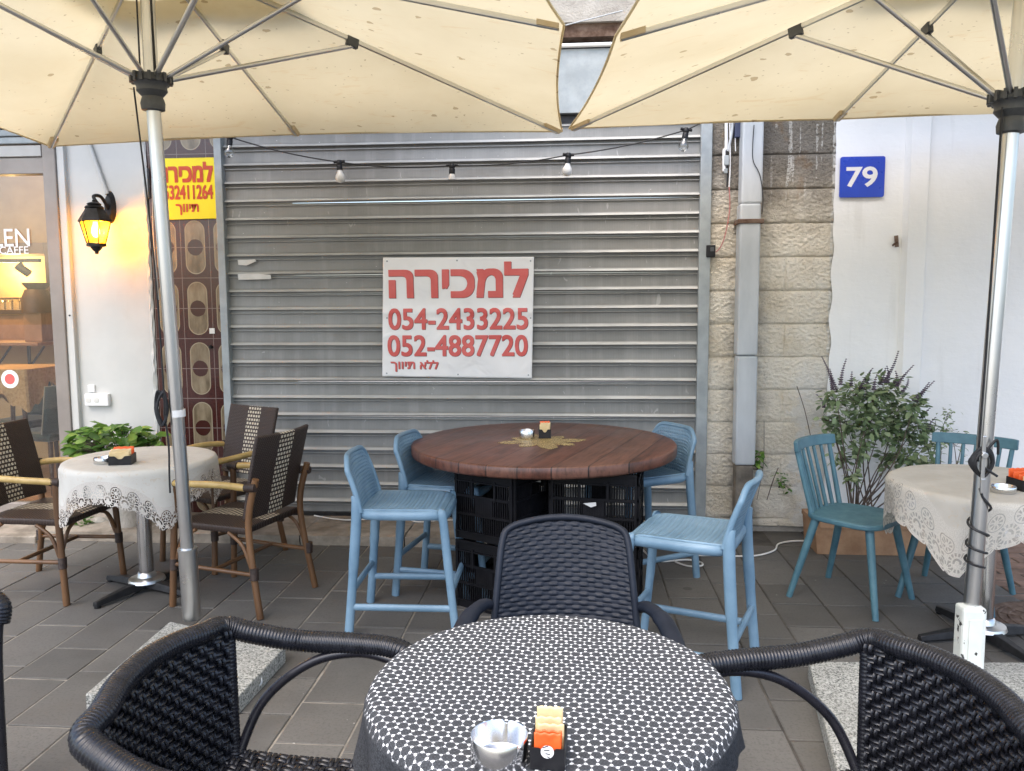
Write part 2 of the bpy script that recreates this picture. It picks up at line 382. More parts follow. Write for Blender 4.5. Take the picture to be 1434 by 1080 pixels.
def m_honey():
    n = NT('black_crochet_over_white'); a = .0215
    u = n.add('SeparateXYZ', {0: n.coord('UV')}); U = X(n, u.outputs[0])/a; Vv = X(n, u.outputs[1])/a
    w = n.add('TexNoise', {'Vector': n.coord('UV'), 'Scale': 42.0, 'Detail': 2.0}); wc = n.add('SeparateXYZ', {0: w.outputs[1]})
    w2 = n.add('TexNoise', {'Vector': n.coord('UV'), 'Scale': 5.5, 'Detail': 2.0}); wd = n.add('SeparateXYZ', {0: w2.outputs[1]})
    U = U+(X(n, wc.outputs[0])-.5)*.34+(X(n, wd.outputs[0])-.5)*1.6; Vv = Vv+(X(n, wc.outputs[1])-.5)*.34+(X(n, wd.outputs[1])-.5)*1.6
    H = 1.7320508
    ax = U.mod(1.0)-.5; ay = Vv.mod(H)-H/2; bx = (U-.5).mod(1.0)-.5; by = (Vv-H/2).mod(H)-H/2
    k = (ax*ax+ay*ay).lt(bx*bx+by*by)
    qx = (ax*k+bx*(1-k)).abs(); qy = (ay*k+by*(1-k)).abs()
    sx = ax*k+bx*(1-k); sy = ay*k+by*(1-k)
    hd = qx.max(qx*.5+qy*.8660254)
    dv = hyp(qx, qy-.57735).min(hyp(qx-.5, qy-.288675))
    f = n.noise(500, 2, .6, kind='UV'); sz = n.noise(55, 3, .6, kind='UV')
    hole = (dv+(f-.5)*.10+(sz-.5)*.2).lt(.135); ang = sy.atan2(sx)
    dots = (hd+(f-.5)*.05).gt(.458)*((ang*18).sin().gt(.1)); white = hole.max(dots*.55)
    pet = (ang*6).cos()*.5+.5; rad = hyp(sx, sy)
    blk = n.ramp(f, [(.3, (.010, .011, .013)), (.72, (.075, .08, .088))])
    blk = n.mix((rad.gt(.2)*rad.lt(.42))*pet*.35, blk, (.09, .095, .105)); blk = n.mix(rad.lt(.08)*.5, blk, (.09, .09, .1))
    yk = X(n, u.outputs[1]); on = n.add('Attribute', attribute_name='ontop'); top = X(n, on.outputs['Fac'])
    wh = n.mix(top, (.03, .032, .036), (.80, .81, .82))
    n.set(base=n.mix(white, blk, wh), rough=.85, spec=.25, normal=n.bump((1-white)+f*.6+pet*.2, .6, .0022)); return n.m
MT['honey'] = m_honey()
def m_lace(name, cloth, lacec, p, band, bold):
    # uv: u along the hem (m), v distance above the hem (m)
    n = NT(name); s = n.add('SeparateXYZ', {0: n.coord('UV')}); u = X(n, s.outputs[0]); v = X(n, s.outputs[1])
    fx = ((u/p).fract()-.5)*p; gx = ((u/p+.5).fract()-.5)*p
    d1 = hyp(fx, v-band*.62); a1 = (v-band*.62).atan2(fx)
    d2 = hyp(gx, v-band*.30); a2 = (v-band*.30).atan2(gx); R2 = p*.5
    d3 = hyp(fx, v-band*.16); a3 = (v-band*.16).atan2(fx)
    h1 = d1.gt(p*.10)*d1.lt(p*.25)*((a1*8).cos().gt(-.1))
    h1 = h1.max(d1.gt(p*.31)*d1.lt(p*.35))
    h2 = d2.gt(p*.28)*d2.lt(p*.42)*((a2*14).cos().gt(-.2)); h2 = h2.max(d2.gt(p*.10)*d2.lt(p*.20)*(a2.sin().gt(-.3)))
    h3 = d3.gt(p*.12)*d3.lt(p*.27)*((a3*11).cos().gt(0))
    holes = h1.max(h2).max(h3)*v.lt(band)
    hemv = (gx.abs()/R2); scal = R2*.36*(1-(1-(hemv*hemv).min(1.0)).sqrt()).max(0.0)
    cut = v.lt(scal+.002)
    op = 1-(holes*bold).max(cut)
    fold = n.noise(7, 4, .6); dirt = n.noise(14, 4, .6, kind='Object')
    c = n.ramp(fold, [(.3, cloth[0]), (.7, cloth[1])]); inb = v.lt(band)
    c = n.mix(inb, c, n.ramp(n.noise(220, 2, .6, kind='UV'), [(.35, lacec[0]), (.65, lacec[1])]))
    emb = n.noise(26, 3, .5, dist=2.5).smooth(.60, .66)*(1-inb); c = n.mix(emb*.30, c, (.60, .47, .31))
    dif = n.b; n.set(base=c, rough=.9, spec=.2, normal=n.bump(holes*-1.0+n.noise(420, 2, kind='UV')*.3+fold*.4, .5, .003))
    tl = n.add('BsdfTranslucent', {'Color': c}); m1 = n.add('MixShader', {0: .22, 1: dif.outputs[0], 2: tl.outputs[0]})
    tp = n.add('BsdfTransparent'); m2 = n.add('MixShader', {0: op, 1: tp.outputs[0], 2: m1.outputs[0]})
    n.t.links.new(m2.outputs[0], n.out.inputs[0]); return n.m
MT['lace1'] = m_lace('white_cloth_with_lace_hem', ((.66, .645, .59), (.76, .745, .69)), ((.60, .56, .50), (.74, .71, .66)), .088, .125, 1.0)
MT['lace2'] = m_lace('ivory_lace_cloth', ((.56, .53, .47), (.66, .63, .57)), ((.55, .52, .46), (.72, .69, .63)), .105, .215, .42)
def m_wick(name, strip):
    # uv in metres, stripe of cream dots round u=0
    n = NT(name); s = n.add('SeparateXYZ', {0: n.coord('UV')}); u = X(n, s.outputs[0]); v = X(n, s.outputs[1])
    p = .0225; iu = (u/p); iv = (v/p); row = iv.floor(); sh = (row*.5).fract()
    a = ((iu+sh).fract()-.5).abs(); b = (iv.fract()-.5).abs()
    inS = u.abs().lt(strip); dot = a.lt(.33)*b.lt(.30)*((1-(a*a+b*b)*3).gt(.35))
    rows = ((v/.0085)*PI).sin().abs(); colw = ((u/.012+((v/.0085).floor()*.5))*2*PI).sin()
    br = n.ramp(n.noise(180, 2, .6, kind='UV'), [(.3, (.020, .012, .009)), (.7, (.055, .034, .026))])
    br = n.mix((1-rows).smooth(.5, 1)*.6, br, (.008, .005, .004))
    c = n.mix(inS*dot, br, n.ramp(n.noise(90, 2, kind='UV'), [(.3, (.55, .49, .37)), (.7, (.70, .64, .51))]))
    n.set(base=c, rough=.45, normal=n.bump(rows*.6+colw*.3+(inS*dot)*.5, .8, .003)); return n.m
MT['wick'] = m_wick('brown_wicker_with_cream_stripe', .056)
MT['bamboo'] = simple('brown_bamboo', (.075, .036, .015), (.17, .085, .036), .42, 0, 7, .2, 40, .002, st=(1, 1, .3))
MT['bambooy'] = simple('yellow_bamboo', (.36, .24, .075), (.50, .36, .14), .4, 0, 11, .2, 40, .002)
MT['binding'] = simple('dark_cane_binding', (.022, .013, .010), (.05, .03, .022), .55, 0, 40, .5, 160, .002)
MT['wicker'] = simple('black_glossy_wicker', (.005, .0055, .008), (.013, .014, .019), .27, 0, 50, .25, 320, .0008, spec=.42)
MT['wickerback'] = simple('black_matte_backing', (.003, .003, .004), (.005, .005, .006), .8)
MT['tube'] = simple('black_powder_coat', (.008, .008, .012), (.013, .013, .018), .3, 0, 20)
def m_leaf(name, a, b, c_):
    n = NT(name); at_ = X(n, n.add('Attribute', attribute_name='tone').outputs['Fac'])
    c = n.ramp(at_, [(0, a), (.5, b), (1, c_)]); n.set(base=c, rough=.45, spec=.4)
    tl = n.add('BsdfTranslucent', {'Color': c}); mx = n.add('MixShader', {0: .25, 1: n.b.outputs[0], 2: tl.outputs[0]})
    n.t.links.new(mx.outputs[0], n.out.inputs[0]); return n.m
MT['leaf'] = m_leaf('dull_green_leaf', (.10, .155, .075), (.24, .32, .165), (.44, .50, .31))
MT['leafb'] = m_leaf('bright_green_leaf', (.045, .12, .018), (.10, .22, .035), (.22, .34, .07))
MT['stem'] = simple('woody_stem', (.07, .05, .04), (.15, .115, .09), .8, 0, 20)
MT['flower'] = simple('purple_flower_spike', (.07, .05, .075), (.15, .11, .15), .8, 0, 60)
MT['terra'] = simple('weathered_terracotta', (.24, .135, .075), (.40, .25, .15), .85, 0, 6, .3, 50, .003)
MT['soil'] = simple('dark_soil', (.02, .015, .01), (.05, .035, .025), .95, 0, 30, .6, 80, .01)
MT['downpipe'] = simple('stained_grey_pipe_paint', (.40, .43, .455), (.50, .53, .555), .5, 0, 7, .15, 30, .003, st=(1, 1, .3))
MT['rust'] = simple('rusty_iron', (.085, .045, .028), (.20, .14, .105), .85, .2, 18, .5, 60, .004)
MT['frame'] = simple('taupe_aluminium_frame', (.23, .205, .185), (.28, .25, .225), .42, .2, 5, .05)
MT['framelight'] = simple('grey_aluminium_frame', (.36, .35, .33), (.42, .41, .39), .42, .2, 5)
def m_vinyl():
    n = NT('creased_white_vinyl'); x, y, z = n.xyz(); f = n.noise(2.6, 3, .5); g = n.noise(5, 2, .5, dist=1.0)
    cr = (z-.36).abs().smooth(.012, 0)
    n.set(base=n.ramp(f, [(.3, (.80, .80, .80)), (.7, (.86, .86, .86))]), rough=.35, normal=n.bump(f*.8+g*.5+cr*.08, .55, .045)); return n.m
MT['vinyl'] = m_vinyl()
MT['red'] = simple('faded_red_print', (.62, .085, .075), (.70, .14, .125), .4, 0, 5)
MT['redshadow'] = simple('dark_print_outline', (.16, .05, .055), (.2, .07, .07), .4, 0, 5)
MT['yellow'] = simple('yellow_sign_board', (.80, .66, .0), (.86, .73, .005), .4, 0, 3)
MT['redink'] = simple('brick_red_ink', (.48, .05, .012), (.55, .075, .02), .5, 0, 6)
MT['bluesign'] = simple('blue_enamel', (.008, .045, .43), (.012, .06, .50), .3, 0, 4)
MT['white'] = simple('plain_white', (.74, .74, .74), (.80, .80, .80), .45, 0, 8)
MT['paper'] = simple('torn_paper', (.60, .60, .57), (.72, .71, .68), .8, 0, 12)
MT['orange'] = simple('orange_sachet_paper', (.80, .10, .018), (.86, .16, .03), .45, 0, 14, .2, 60)
MT['cream'] = simple('cream_sachet_paper', (.62, .46, .22), (.72, .58, .34), .6, 0, 14, .2, 60)
MT['gold'] = None
def m_gold():
    n = NT('gold_filigree_vinyl'); v = n.voro(95, feat='DISTANCE_TO_EDGE'); h = v.lt(.10)
    n.set(base=n.mix(h, (.13, .08, .03), (.62, .48, .22)), metal=.2, rough=.42, normal=n.bump(h, .4, .001)); return n.m
MT['gold'] = m_gold()
MT['bulb'] = simple('frosted_bulb_glass', (.70, .70, .68), (.78, .78, .76), .2, 0, 8)
MT['sky'] = None
def m_glass(name, tint=(1, 1, 1), refl=.06):
    n = NT(name); tr = n.add('BsdfTransparent', {'Color': tint+(1,)}); gl = n.add('BsdfGlossy', {'Color': (1, 1, 1, 1), 'Roughness': .0})
    lw = n.add('LayerWeight', {'Blend': .25}); fac = X(n, lw.outputs['Fresnel'])*.8+refl
    mx = n.add('MixShader', {0: fac, 1: tr.outputs[0], 2: gl.outputs[0]}); n.t.links.new(mx.outputs[0], n.out.inputs[0]); return n.m
MT['glass'] = m_glass('window_glass', (.92, .92, .9), .05)
MT['bulbclear'] = m_glass('clear_bulb_glass', (.85, .86, .85), .08)
def m_emit(name, c, s):
    n = NT(name); n.set(base=c, emit=c+(1,), estr=s); return n.m
MT['flame'] = m_emit('glowing_bulb', (1.0, .62, .16), 26)
def m_lampglass():
    n = NT('amber_lantern_glass'); tr = n.add('BsdfTransparent', {'Color': (1, .72, .22, 1)}); tl = n.add('BsdfTranslucent', {'Color': (1, .62, .10, 1)})
    gl = n.add('BsdfGlossy', {'Roughness': .1}); a = n.add('MixShader', {0: .38, 1: tr.outputs[0], 2: tl.outputs[0]}); b = n.add('MixShader', {0: .06, 1: a.outputs[0], 2: gl.outputs[0]})
    n.t.links.new(b.outputs[0], n.out.inputs[0]); return n.m
MT['lampglass'] = m_lampglass()
MT['woodfloor'] = simple('warm_wood_floor', (.26, .13, .05), (.38, .20, .085), .4, 0, 3, .1, 20, st=(6, 1, 1))
MT['ochre'] = simple('ochre_room_wall', (.40, .27, .12), (.52, .37, .18), .8, 0, 3)
MT['darkwood'] = simple('dark_walnut', (.045, .022, .012), (.085, .042, .022), .4, 0, 5, .1, 40, st=(1, 6, 1))
MT['midwood'] = simple('mid_oak', (.22, .12, .055), (.32, .18, .09), .45, 0, 5, .1, 40, st=(1, 6, 1))
MT['greenvelvet'] = simple('dark_green_velvet', (.008, .022, .022), (.018, .04, .038), .75, 0, 9, sheen=.3)
MT['beigecloth'] = simple('ochre_crochet_cloth', (.34, .21, .085), (.50, .33, .15), .9, 0, 40, .8, 110, .006)
MT['brickpave'] = simple('worn_brick_paving', (.12, .075, .055), (.25, .16, .12), .9, 0, 6, .5, 60, .004)
MT['rock'] = simple('pale_field_stone', (.28, .27, .24), (.46, .44, .40), .9, 0, 9, .6, 40, .01)
MT['bluebox'] = simple('dark_blue_meter_box', (.02, .03, .07), (.03, .04, .09), .5)
MT['redwire'] = simple('faded_red_wire', (.42, .16, .15), (.5, .22, .2), .5)
MT['whitecord'] = simple('white_extension_cord', (.66, .65, .62), (.74, .73, .70), .5, 0, 20)
# ------------------------------------------------------------------ pixel helpers (photo pixel -> point on a real plane)
def ray(x, y): return _fw + _r2*((x-717)/F) - _u2*((y-540)/F)
def at(x, y, Y):
    d = ray(x, y); q = d*(Y/d.y); return V3((q.x, q.y, q.z+EYE))
def on(x, y, Z=0):
    d = ray(x, y); q = d*((Z-EYE)/d.z); return V3((q.x, q.y, Z))
WY = 5.15

# ------------------------------------------------------------------ ground
def struct(name, mb, mat, **k):
    return tag(mb.build(name, mat, **k), kind='structure')
g = MB(); g.bx(-60, 60, -60, 60, -.30, -.0045); struct('ground', g, MT['joint'], smooth=False)
def paving():
    vs, fs, tones = [], [], []
    W_, X0 = .2455, -.755-.2455*28; rr = random.Random(5)
    for i in range(60):
        x0 = X0+i*W_; x1 = x0+W_; y = -1.2+rr.random()*.3
        left = x0 < -1.3
        while y < 5.4:
            L = .414 if (left and rr.random() < .8) or rr.random() < .12 else .277
            y0, y1 = y, y+L; y += L
            if y0 > 4.69 and x1 < 1.4: continue
            if x0 > 2.1 and y1 > 3.2: continue
            gp = .0028+rr.random()*.0030; b = .0035; z = rr.uniform(-.0015, .0015); tx, ty = rr.uniform(-.004, .004), rr.uniform(-.004, .004)
            o = len(vs)
            def P(x, yy, zz): vs.append((x, yy, zz+z+tx*(x-x0)+ty*(yy-y0)))
            for dx, dz in ((gp, -.01), (gp, -b*.6), (gp+b, 0)):
                P(x0+dx, y0+dx, dz); P(x1-dx, y0+dx, dz); P(x1-dx, y1-dx, dz); P(x0+dx, y1-dx, dz)
            for r_ in (0, 4):
                for k in range(4): fs.append((o+r_+k, o+r_+(k+1) % 4, o+r_+4+(k+1) % 4, o+r_+4+k))
            fs.append((o+8, o+9, o+10, o+11)); t = min(1, max(0, rr.gauss(.5, .24))); tones.extend([t]*9)
    me = bpy.data.meshes.new('paving'); me.from_pydata(vs, [], fs)
    a = me.attributes.new('tone', 'FLOAT', 'FACE'); a.data.foreach_set('value', tones)
    me.materials.append(MT['paving']); o = bpy.data.objects.new('paving', me); COL.objects.link(o); return tag(o, kind='structure')
paving()
# brick band along the right edge
def bricks():
    m = MB(); rr = random.Random(3)
    y = 3.22; k = 0
    while y < 5.1:
        x = 2.2+(0 if k % 2 else -.1)
        while x < 5:
            m.box((x+.095, y+.045, -.03+rr.uniform(-.003, .003)), (.19, .088, .06)); x += .2
        y += .097; k += 1
    return struct('brick_path', m, MT['brickpave'], smooth=False, bevel=.006)
bricks()
# stone step in front of the shutter: two courses of slabs
def step():
    m = MB(); rr = random.Random(8); x = -3.35
    while x < 1.36:
        L = min(rr.uniform(.6, 1.0), 1.38-x)
        if x < .52 < x+L: L = .52-x
        if L < .08: break
        nx = 26; ny = 14; x0 = x+.004; x1 = x+L-.004
        def f(u, v):
            X_ = x0+(x1-x0)*u; e = noise.noise(V3((X_*9, v*4, 2)))*.006
            if v < .35: t = v/.35; return (X_, 4.672+e+noise.noise(V3((X_*30, t*5, 1)))*.004, -.02+t*.085)
            t = (v-.35)/.65; return (X_, 4.672+t*.56+e*(1-t), .065+noise.noise(V3((X_*12, t*8, 4)))*.003-(.008 if t < .05 else 0))
        m.surf(f, nx*3, ny*2); x += L
    return struct('stone_step', m, MT['kerb'], smooth=True)
step()
m = MB(); m.bx(-7, -3.33, 4.60, 5.2, -.05, .045); struct('door_step', m, MT['kerb'], smooth=False, bevel=.008)

# ------------------------------------------------------------------ facade
def slab_wall(name, label, x0, x1, z0, z1, mat, cat='wall', y0=WY, y1=WY+.3):
    w = thing(name, label, cat, (0, 0, 0)); MB().bx(x0, x1, y0, y1, z0, z1).build('wall', mat, w, smooth=False, bevel=.006); return w
wl = slab_wall('tiled_wall', 'narrow painted white tile wall behind the lit lantern', -3.36, -2.803, -.02, 2.9, MT['wtile'])
MB().bx(-3.385, -3.335, WY-.035, WY+.02, .0, 2.9).build('corner_trim', MT['wtile'], wl, smooth=False, bevel=.004)
c_ = MB(); c_.tube([at(122, 195, 5.13), at(146, 262, 5.13), at(150, 272, 5.13)], .014, 8); c_.build('painted_conduit', MT['wtile'], wl)
# crumbling plaster joint beside the brown tiles
def crumble():
    def f(u, v):
        z = v*2.9; x = -2.82+u*.032; n_ = noise.noise(V3((z*14, u*3, 0)))*.012
        return (x+(n_ if 0 < u < 1 else n_*.6), WY-.004-.012*math.sin(u*PI)-noise.noise(V3((z*25, u*5, 3)))*.006*math.sin(u*PI), z)
    m = MB(); m.surf(f, 6, 260); return m
crumble().build('plaster_joint', MT['wtile'], wl)
wb = slab_wall('brown_tile_pillar', 'dark brown pillar clad in retro tiles with oval rings', -2.80, -2.314, -.02, 2.9, MT['btile'], 'pillar')
m = MB(); m.tube([at(212, 205, 5.12), at(215, 330, 5.12), at(222, 420, 5.12)], .006, 6); m.bx(-2.80, -2.775, WY-.03, WY+.001, 2.17, 2.36); m.build('shutter_latch', MT['greymetal'], wb)

# roller shutter
rs = thing('roller_shutter', 'closed grey metal roller shutter with horizontal slats', 'shutter')
def slats():
    p = .1159; prof = []
    top = 2.61; zb = .075; n_ = int((top-zb)/p)+1
    # one slat, going up from its lower lip
    pr = [(.008, 0), (.008, .0075), (-.021, .008), (-.0245, .0105), (-.0225, .0135), (-.004, .0275), (.0, .032), (.0025, .060), (.0035, .088), (.002, .0965), (-.007, .0985), (-.0095, .102), (-.007, .1055), (.008, .106), (.008, .1159)]
    m = MB(); nx = 40
    for k in range(n_):
        z0 = 1.075+(k-9)*p+.004
        dx = random.uniform(-.0008, .0008); bow = random.uniform(-.0035, .0035)
        def f(u, v, z0=z0, bow=bow):
            i = min(int(round(v*(len(pr)-1))), len(pr)-1); y, z = pr[i]; X_ = -2.262+u*(.773+2.262)
            dent = noise.noise(V3((X_*1.7, z0*2.3, 5)))*.0045+noise.noise(V3((X_*6, z0*9, 2)))*.0022
            return (X_, WY-.004+y+dent, z0+z+bow*math.sin(u*PI))
        m.surf(f, nx, len(pr)-1)
    return m
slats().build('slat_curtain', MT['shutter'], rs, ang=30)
def rail(x0, x1):
    m = MB(); m.bx(x0, x1, WY-.055, WY+.02, .062, 2.60); return m
rail(-2.312, -2.262).build('guide_rail', MT['greymetal'], rs, smooth=False, bevel=.004)
rail(.773, .842).build('guide_rail', MT['greymetal'], rs, smooth=False, bevel=.004)
m = MB(); m.bx(-2.26, .772, WY-.036, WY-.005, .066, .088); m.build('bottom_bar', MT['iron'], rs, smooth=False)
m = MB(); m.bx(-2.34, .845, WY+.03, WY+.30, 2.56, 2.64); m.build('roller_gap', MT['iron'], rs, smooth=False)
m = MB(); m.bx(-2.34, .845, WY-.01, WY+.25, 2.645, 3.03); m.build('shutter_box', MT['greymetal'], rs, smooth=False, bevel=.004)
m = MB(); m.tube([(-2.34, WY-.03, 3.045), (.845, WY-.03, 3.045)], .013, 10); m.build('top_pipe', MT['white'], rs)
# wall above
uw = thing('upper_facade', 'rough grey rendered facade above the shutter seen between the parasols', 'wall')
MB().bx(-2.338, .845, WY+.02, WY+.35, 3.20, 5.2).build('wall', MT['upperstone'], uw, smooth=False)
MB().bx(-2.338, .845, WY+.05, WY+.35, 3.12, 3.20).build('rusty_beam', MT['rust'], uw, smooth=False)
MB().bx(-2.338, .845, WY+.15, WY+.35, 3.03, 3.12).build('dark_recess', MT['iron'], uw, smooth=False)
MB().bx(-8, -.62, 4.25, WY+.02, 3.42, 3.60).build('added_shade_slab', MT['upperstone'], uw, smooth=False, bevel=.01); MB().bx(.78, 1.62, 4.25, WY+.02, 3.42, 3.60).build('added_shade_slab', MT['upperstone'], uw, smooth=False, bevel=.01)  # unseen slabs added above to shade the shutter and upper walls
MB().bx(1.64, 6.5, 4.45, WY-.05, 3.02, 3.18).build('added_shade_slab', MT['upperstone'], uw, smooth=False, bevel=.01)  # another unseen slab, added to keep sky light off the plaster wall
m = MB(); m.tube([at(790, 36, 5.08), at(872, 15, 5.08)], .004, 6); m.build('service_cable', MT['downpipe'], uw)
MB().bx(-2.9, -2.338, WY+.01, WY+.35, 2.9, 5.2).build('wall', MT['upperstone'], uw, smooth=False)

# stone pier: coursed bush-hammered blocks, relief in the mesh
st_ = thing('stone_pillar', 'weathered beige limestone pillar behind the grey downpipe', 'pillar')
def pier():
    m = MB(); x0, x1, z0, z1 = .843, 1.60, .04, 2.95; nu, nv = 150, 560; ch = .2075
    def f(u, v):
        x = x0+(x1-x0)*u; z = z0+(z1-z0)*v
        c = (z-.085)/ch; row = math.floor(c); fr = abs(c-round(c))*ch; j = 1.14+(row % 2)*.17
        w = noise.noise(V3((x*3, z*3, 1)))*.006
        d = noise.noise(V3((x*46, z*66, 0)))*.0065+noise.noise(V3((x*17, z*22, 7)))*.003+w
        jd = max(0, 1-fr/.007); jd = max(jd, max(0, 1-abs(x-j)/.006)*.8)
        pil = math.exp(-((fr)/.02)**2)*.006
        patch = min(1, max(0, (x-1.36+noise.noise(V3((x*6, z*6, 2)))*.09)*12))*min(1, max(0, (1.06-z+noise.noise(V3((x*5, z*5, 9)))*.2)*6))
        y = WY-.022-d*(1-patch*.6)+jd*.016*(1-patch)+pil*(1-patch)-patch*.006-patch*noise.noise(V3((x*11, z*9, 4)))*.012
        return (x, y, z)
    m.surf(f, nu, nv); return m
pier().build('stone_face', MT['stone'], st_, ang=80)
MB().bx(.845, 1.60, WY, WY+.3, -.02, 5.2).build('wall', MT['upperstone'], st_, smooth=False)

# white plastered wall on the right
pw = thing('plaster_wall', 'big white plastered wall on the right with vertical ridge', 'wall')
def pwall():
    m = MB(); x0, x1, z0, z1 = 1.585, 6.5, -.05, 3.6
    def f(u, v):
        x = x0+(x1-x0)*u; z = z0+(z1-z0)*v
        y = WY-.034+noise.noise(V3((x*1.6, z*1.6, 0)))*.006+noise.noise(V3((x*6, z*7, 3)))*.0022
        e = noise.noise(V3((z*5, 1, 2)))*.005
        if 2.005+e < x < 2.135+e*.6: y -= .045
        if u == 0: x += noise.noise(V3((z*7, 5, 2)))*.016
        return (x, y, z)
    m.surf(f, 230, 130); return m
pwall().build('plaster_face', MT['plaster'], pw, ang=35)
MB().bx(1.60, 6.5, WY, WY+.3, -.05, 5.2).build('wall', MT['plaster'], pw, smooth=False)
m = MB(); m.bar(at(1255, 330, 5.1), at(1256, 346, 5.1), .012, .02); m.tube([at(1250, 344, 5.09), at(1257, 338, 5.06)], .006, 6); m.build('iron_peg', MT['rust'], pw)
# far left wall beyond the window
w0 = slab_wall('side_wall', 'plain wall strip over the cafe window and roller box', -8, -3.36, 2.62, 5.2, MT['upperstone'])
MB().bx(-3.36, -2.9, WY, WY+.3, 2.9, 5.2).build('wall', MT['upperstone'], w0, smooth=False)

# house number
hs = thing('house_number_sign', 'square blue house number sign reading 79 on the white wall', 'sign')
def text(name, s, x0, x1, z0, z1, y, mat, parent, offset=0.0, ext=.0008, yf=None, smear=0):
    cu = bpy.data.curves.new(name, 'FONT'); cu.body = s; cu.size = 1; cu.offset = offset; cu.resolution_u = 4
    t = bpy.data.objects.new(name, cu); COL.objects.link(t)
    dg = bpy.context.evaluated_depsgraph_get(); dg.update()
    me = bpy.data.meshes.new_from_object(t.evaluated_get(dg)); bpy.data.objects.remove(t)
    vs0 = [v.co.copy() for v in me.vertices]; fs0 = [list(p.vertices) for p in me.polygons]; m_ = smear
    xs = [v.co.x for v in me.vertices]; ys = [v.co.y for v in me.vertices]
    ax, bx_, ay, by_ = min(xs), max(xs), min(ys), max(ys)
    vs1 = []; fs1 = []                                              # a bold face: the same letters laid side by side
    for k, (dx, dz) in enumerate(((0, 0), (-m_, -m_), (m_, -m_), (-m_, m_), (m_, m_)) if m_ else ((0, 0),)):
        o_ = len(vs1); fs1 += [[i+o_ for i in f] for f in fs0]
        vs1 += [(x0+m_+(v.x-ax)/(bx_-ax)*(x1-x0-2*m_)+dx, y-ext-k*.00025, z0+m_+(v.y-ay)/(by_-ay)*(z1-z0-2*m_)+dz) for v in vs0]
    me = bpy.data.meshes.new(name); me.from_pydata(vs1, [], fs1)
    if yf:
        bm = bmesh.new(); bm.from_mesh(me)
        for ax_, lo, hi in ((0, x0, x1), (2, z0, z1)):
            q = lo+.018
            while q < hi:
                no = V3((1, 0, 0)) if ax_ == 0 else V3((0, 0, 1))
                bmesh.ops.bisect_plane(bm, geom=bm.verts[:]+bm.edges[:]+bm.faces[:], plane_co=no*q, plane_no=no); q += .018
        bm.to_mesh(me); bm.free()
    if yf:
        for v in me.vertices: v.co.y += yf(v.co.x, v.co.z)
    me.materials.clear(); me.materials.append(mat); me.name = name
    o = bpy.data.objects.new(name, me); COL.objects.link(o)
    if parent: o.parent = parent
    return o
def rounded(x0, x1, z0, z1, r, n=5):
    P = []
    for cx, cz, a0 in ((x1-r, z1-r, 0), (x0+r, z1-r, 90), (x0+r, z0+r, 180), (x1-r, z0+r, 270)):
        for k in range(n+1):
            a = R(a0+90*k/n); P.append((cx+r*math.cos(a), cz+r*math.sin(a)))
    return P
def plate(poly, y0, y1):
    n = len(poly); m = MB(); vs = [(x, y0, z) for x, z in poly]+[(x, y1, z) for x, z in poly]
    m.add(vs, [tuple(range(n)), tuple(range(2*n-1, n-1, -1))]+[(i, n+i, n+(i+1) % n, (i+1) % n) for i in range(n)]); return m
YP = WY-.050
a, b = at(1177, 220, YP), at(1237.5, 276, YP)
plate(rounded(a.x, b.x, b.z, a.z, .012), YP-.004, YP+.004).build('sign_plate', MT['bluesign'], hs, smooth=False)
a, b = at(1185, 234, YP), at(1228, 262, YP)
text('lettering', '79', a.x, b.x, b.z, a.z, YP-.0045, MT['white'], hs, .022)

# sale banner
bn = thing('sale_banner', 'white vinyl sale banner with red Hebrew words and phone numbers', 'banner')
YB = WY-.030
a, b = at(537, 361, YB), at(748, 360, YB); c, d = at(536, 527, YB), at(745, 530, YB)
def banner(u, v):
    p = (a*(1-u)+b*u)*(v)+(c*(1-u)+d*u)*(1-v)
    return (p.x, bany(p.x, p.z), p.z)
def bany(x, z):
    u = (x-a.x)/(b.x-a.x); v = (z-c.z)/(a.z-c.z); s = math.sin(min(1, max(0, u))*PI)*math.sin(min(1, max(0, v))*PI)
    wv = .014*noise.noise(V3((u*2.6, v*2.0, 0)))+.007*noise.noise(V3((u*5+v*3, v*5-u*2, 4)))+.012*abs(noise.noise(V3((u*2.2-v*1.6, v*2.0+u, 8))))
    fold = .005*max(0, 1-abs(v-.545)/.045)+.004*max(0, 1-abs(u-.48)/.045)
    return YB-.012+wv*(.25+.75*s)-fold
m = MB(); m.surf(banner, 90, 72); m.build('vinyl_sheet', MT['vinyl'], bn, solid=.0012, off=1)
YT = YB-.0135; ya = lambda x, z: bany(x, z)
def btxt(s, px0, px1, py0, py1, sm):
    p, q = at(px0, py0, YT), at(px1, py1, YT)
    text('lettering', s, p.x+.003, q.x+.003, q.z-.003, p.z-.003, -.0014, MT['redshadow'], bn, 0, yf=ya, smear=sm)
    text('lettering', s, p.x, q.x, q.z, p.z, -.0034, MT['red'], bn, 0, yf=ya, smear=sm)
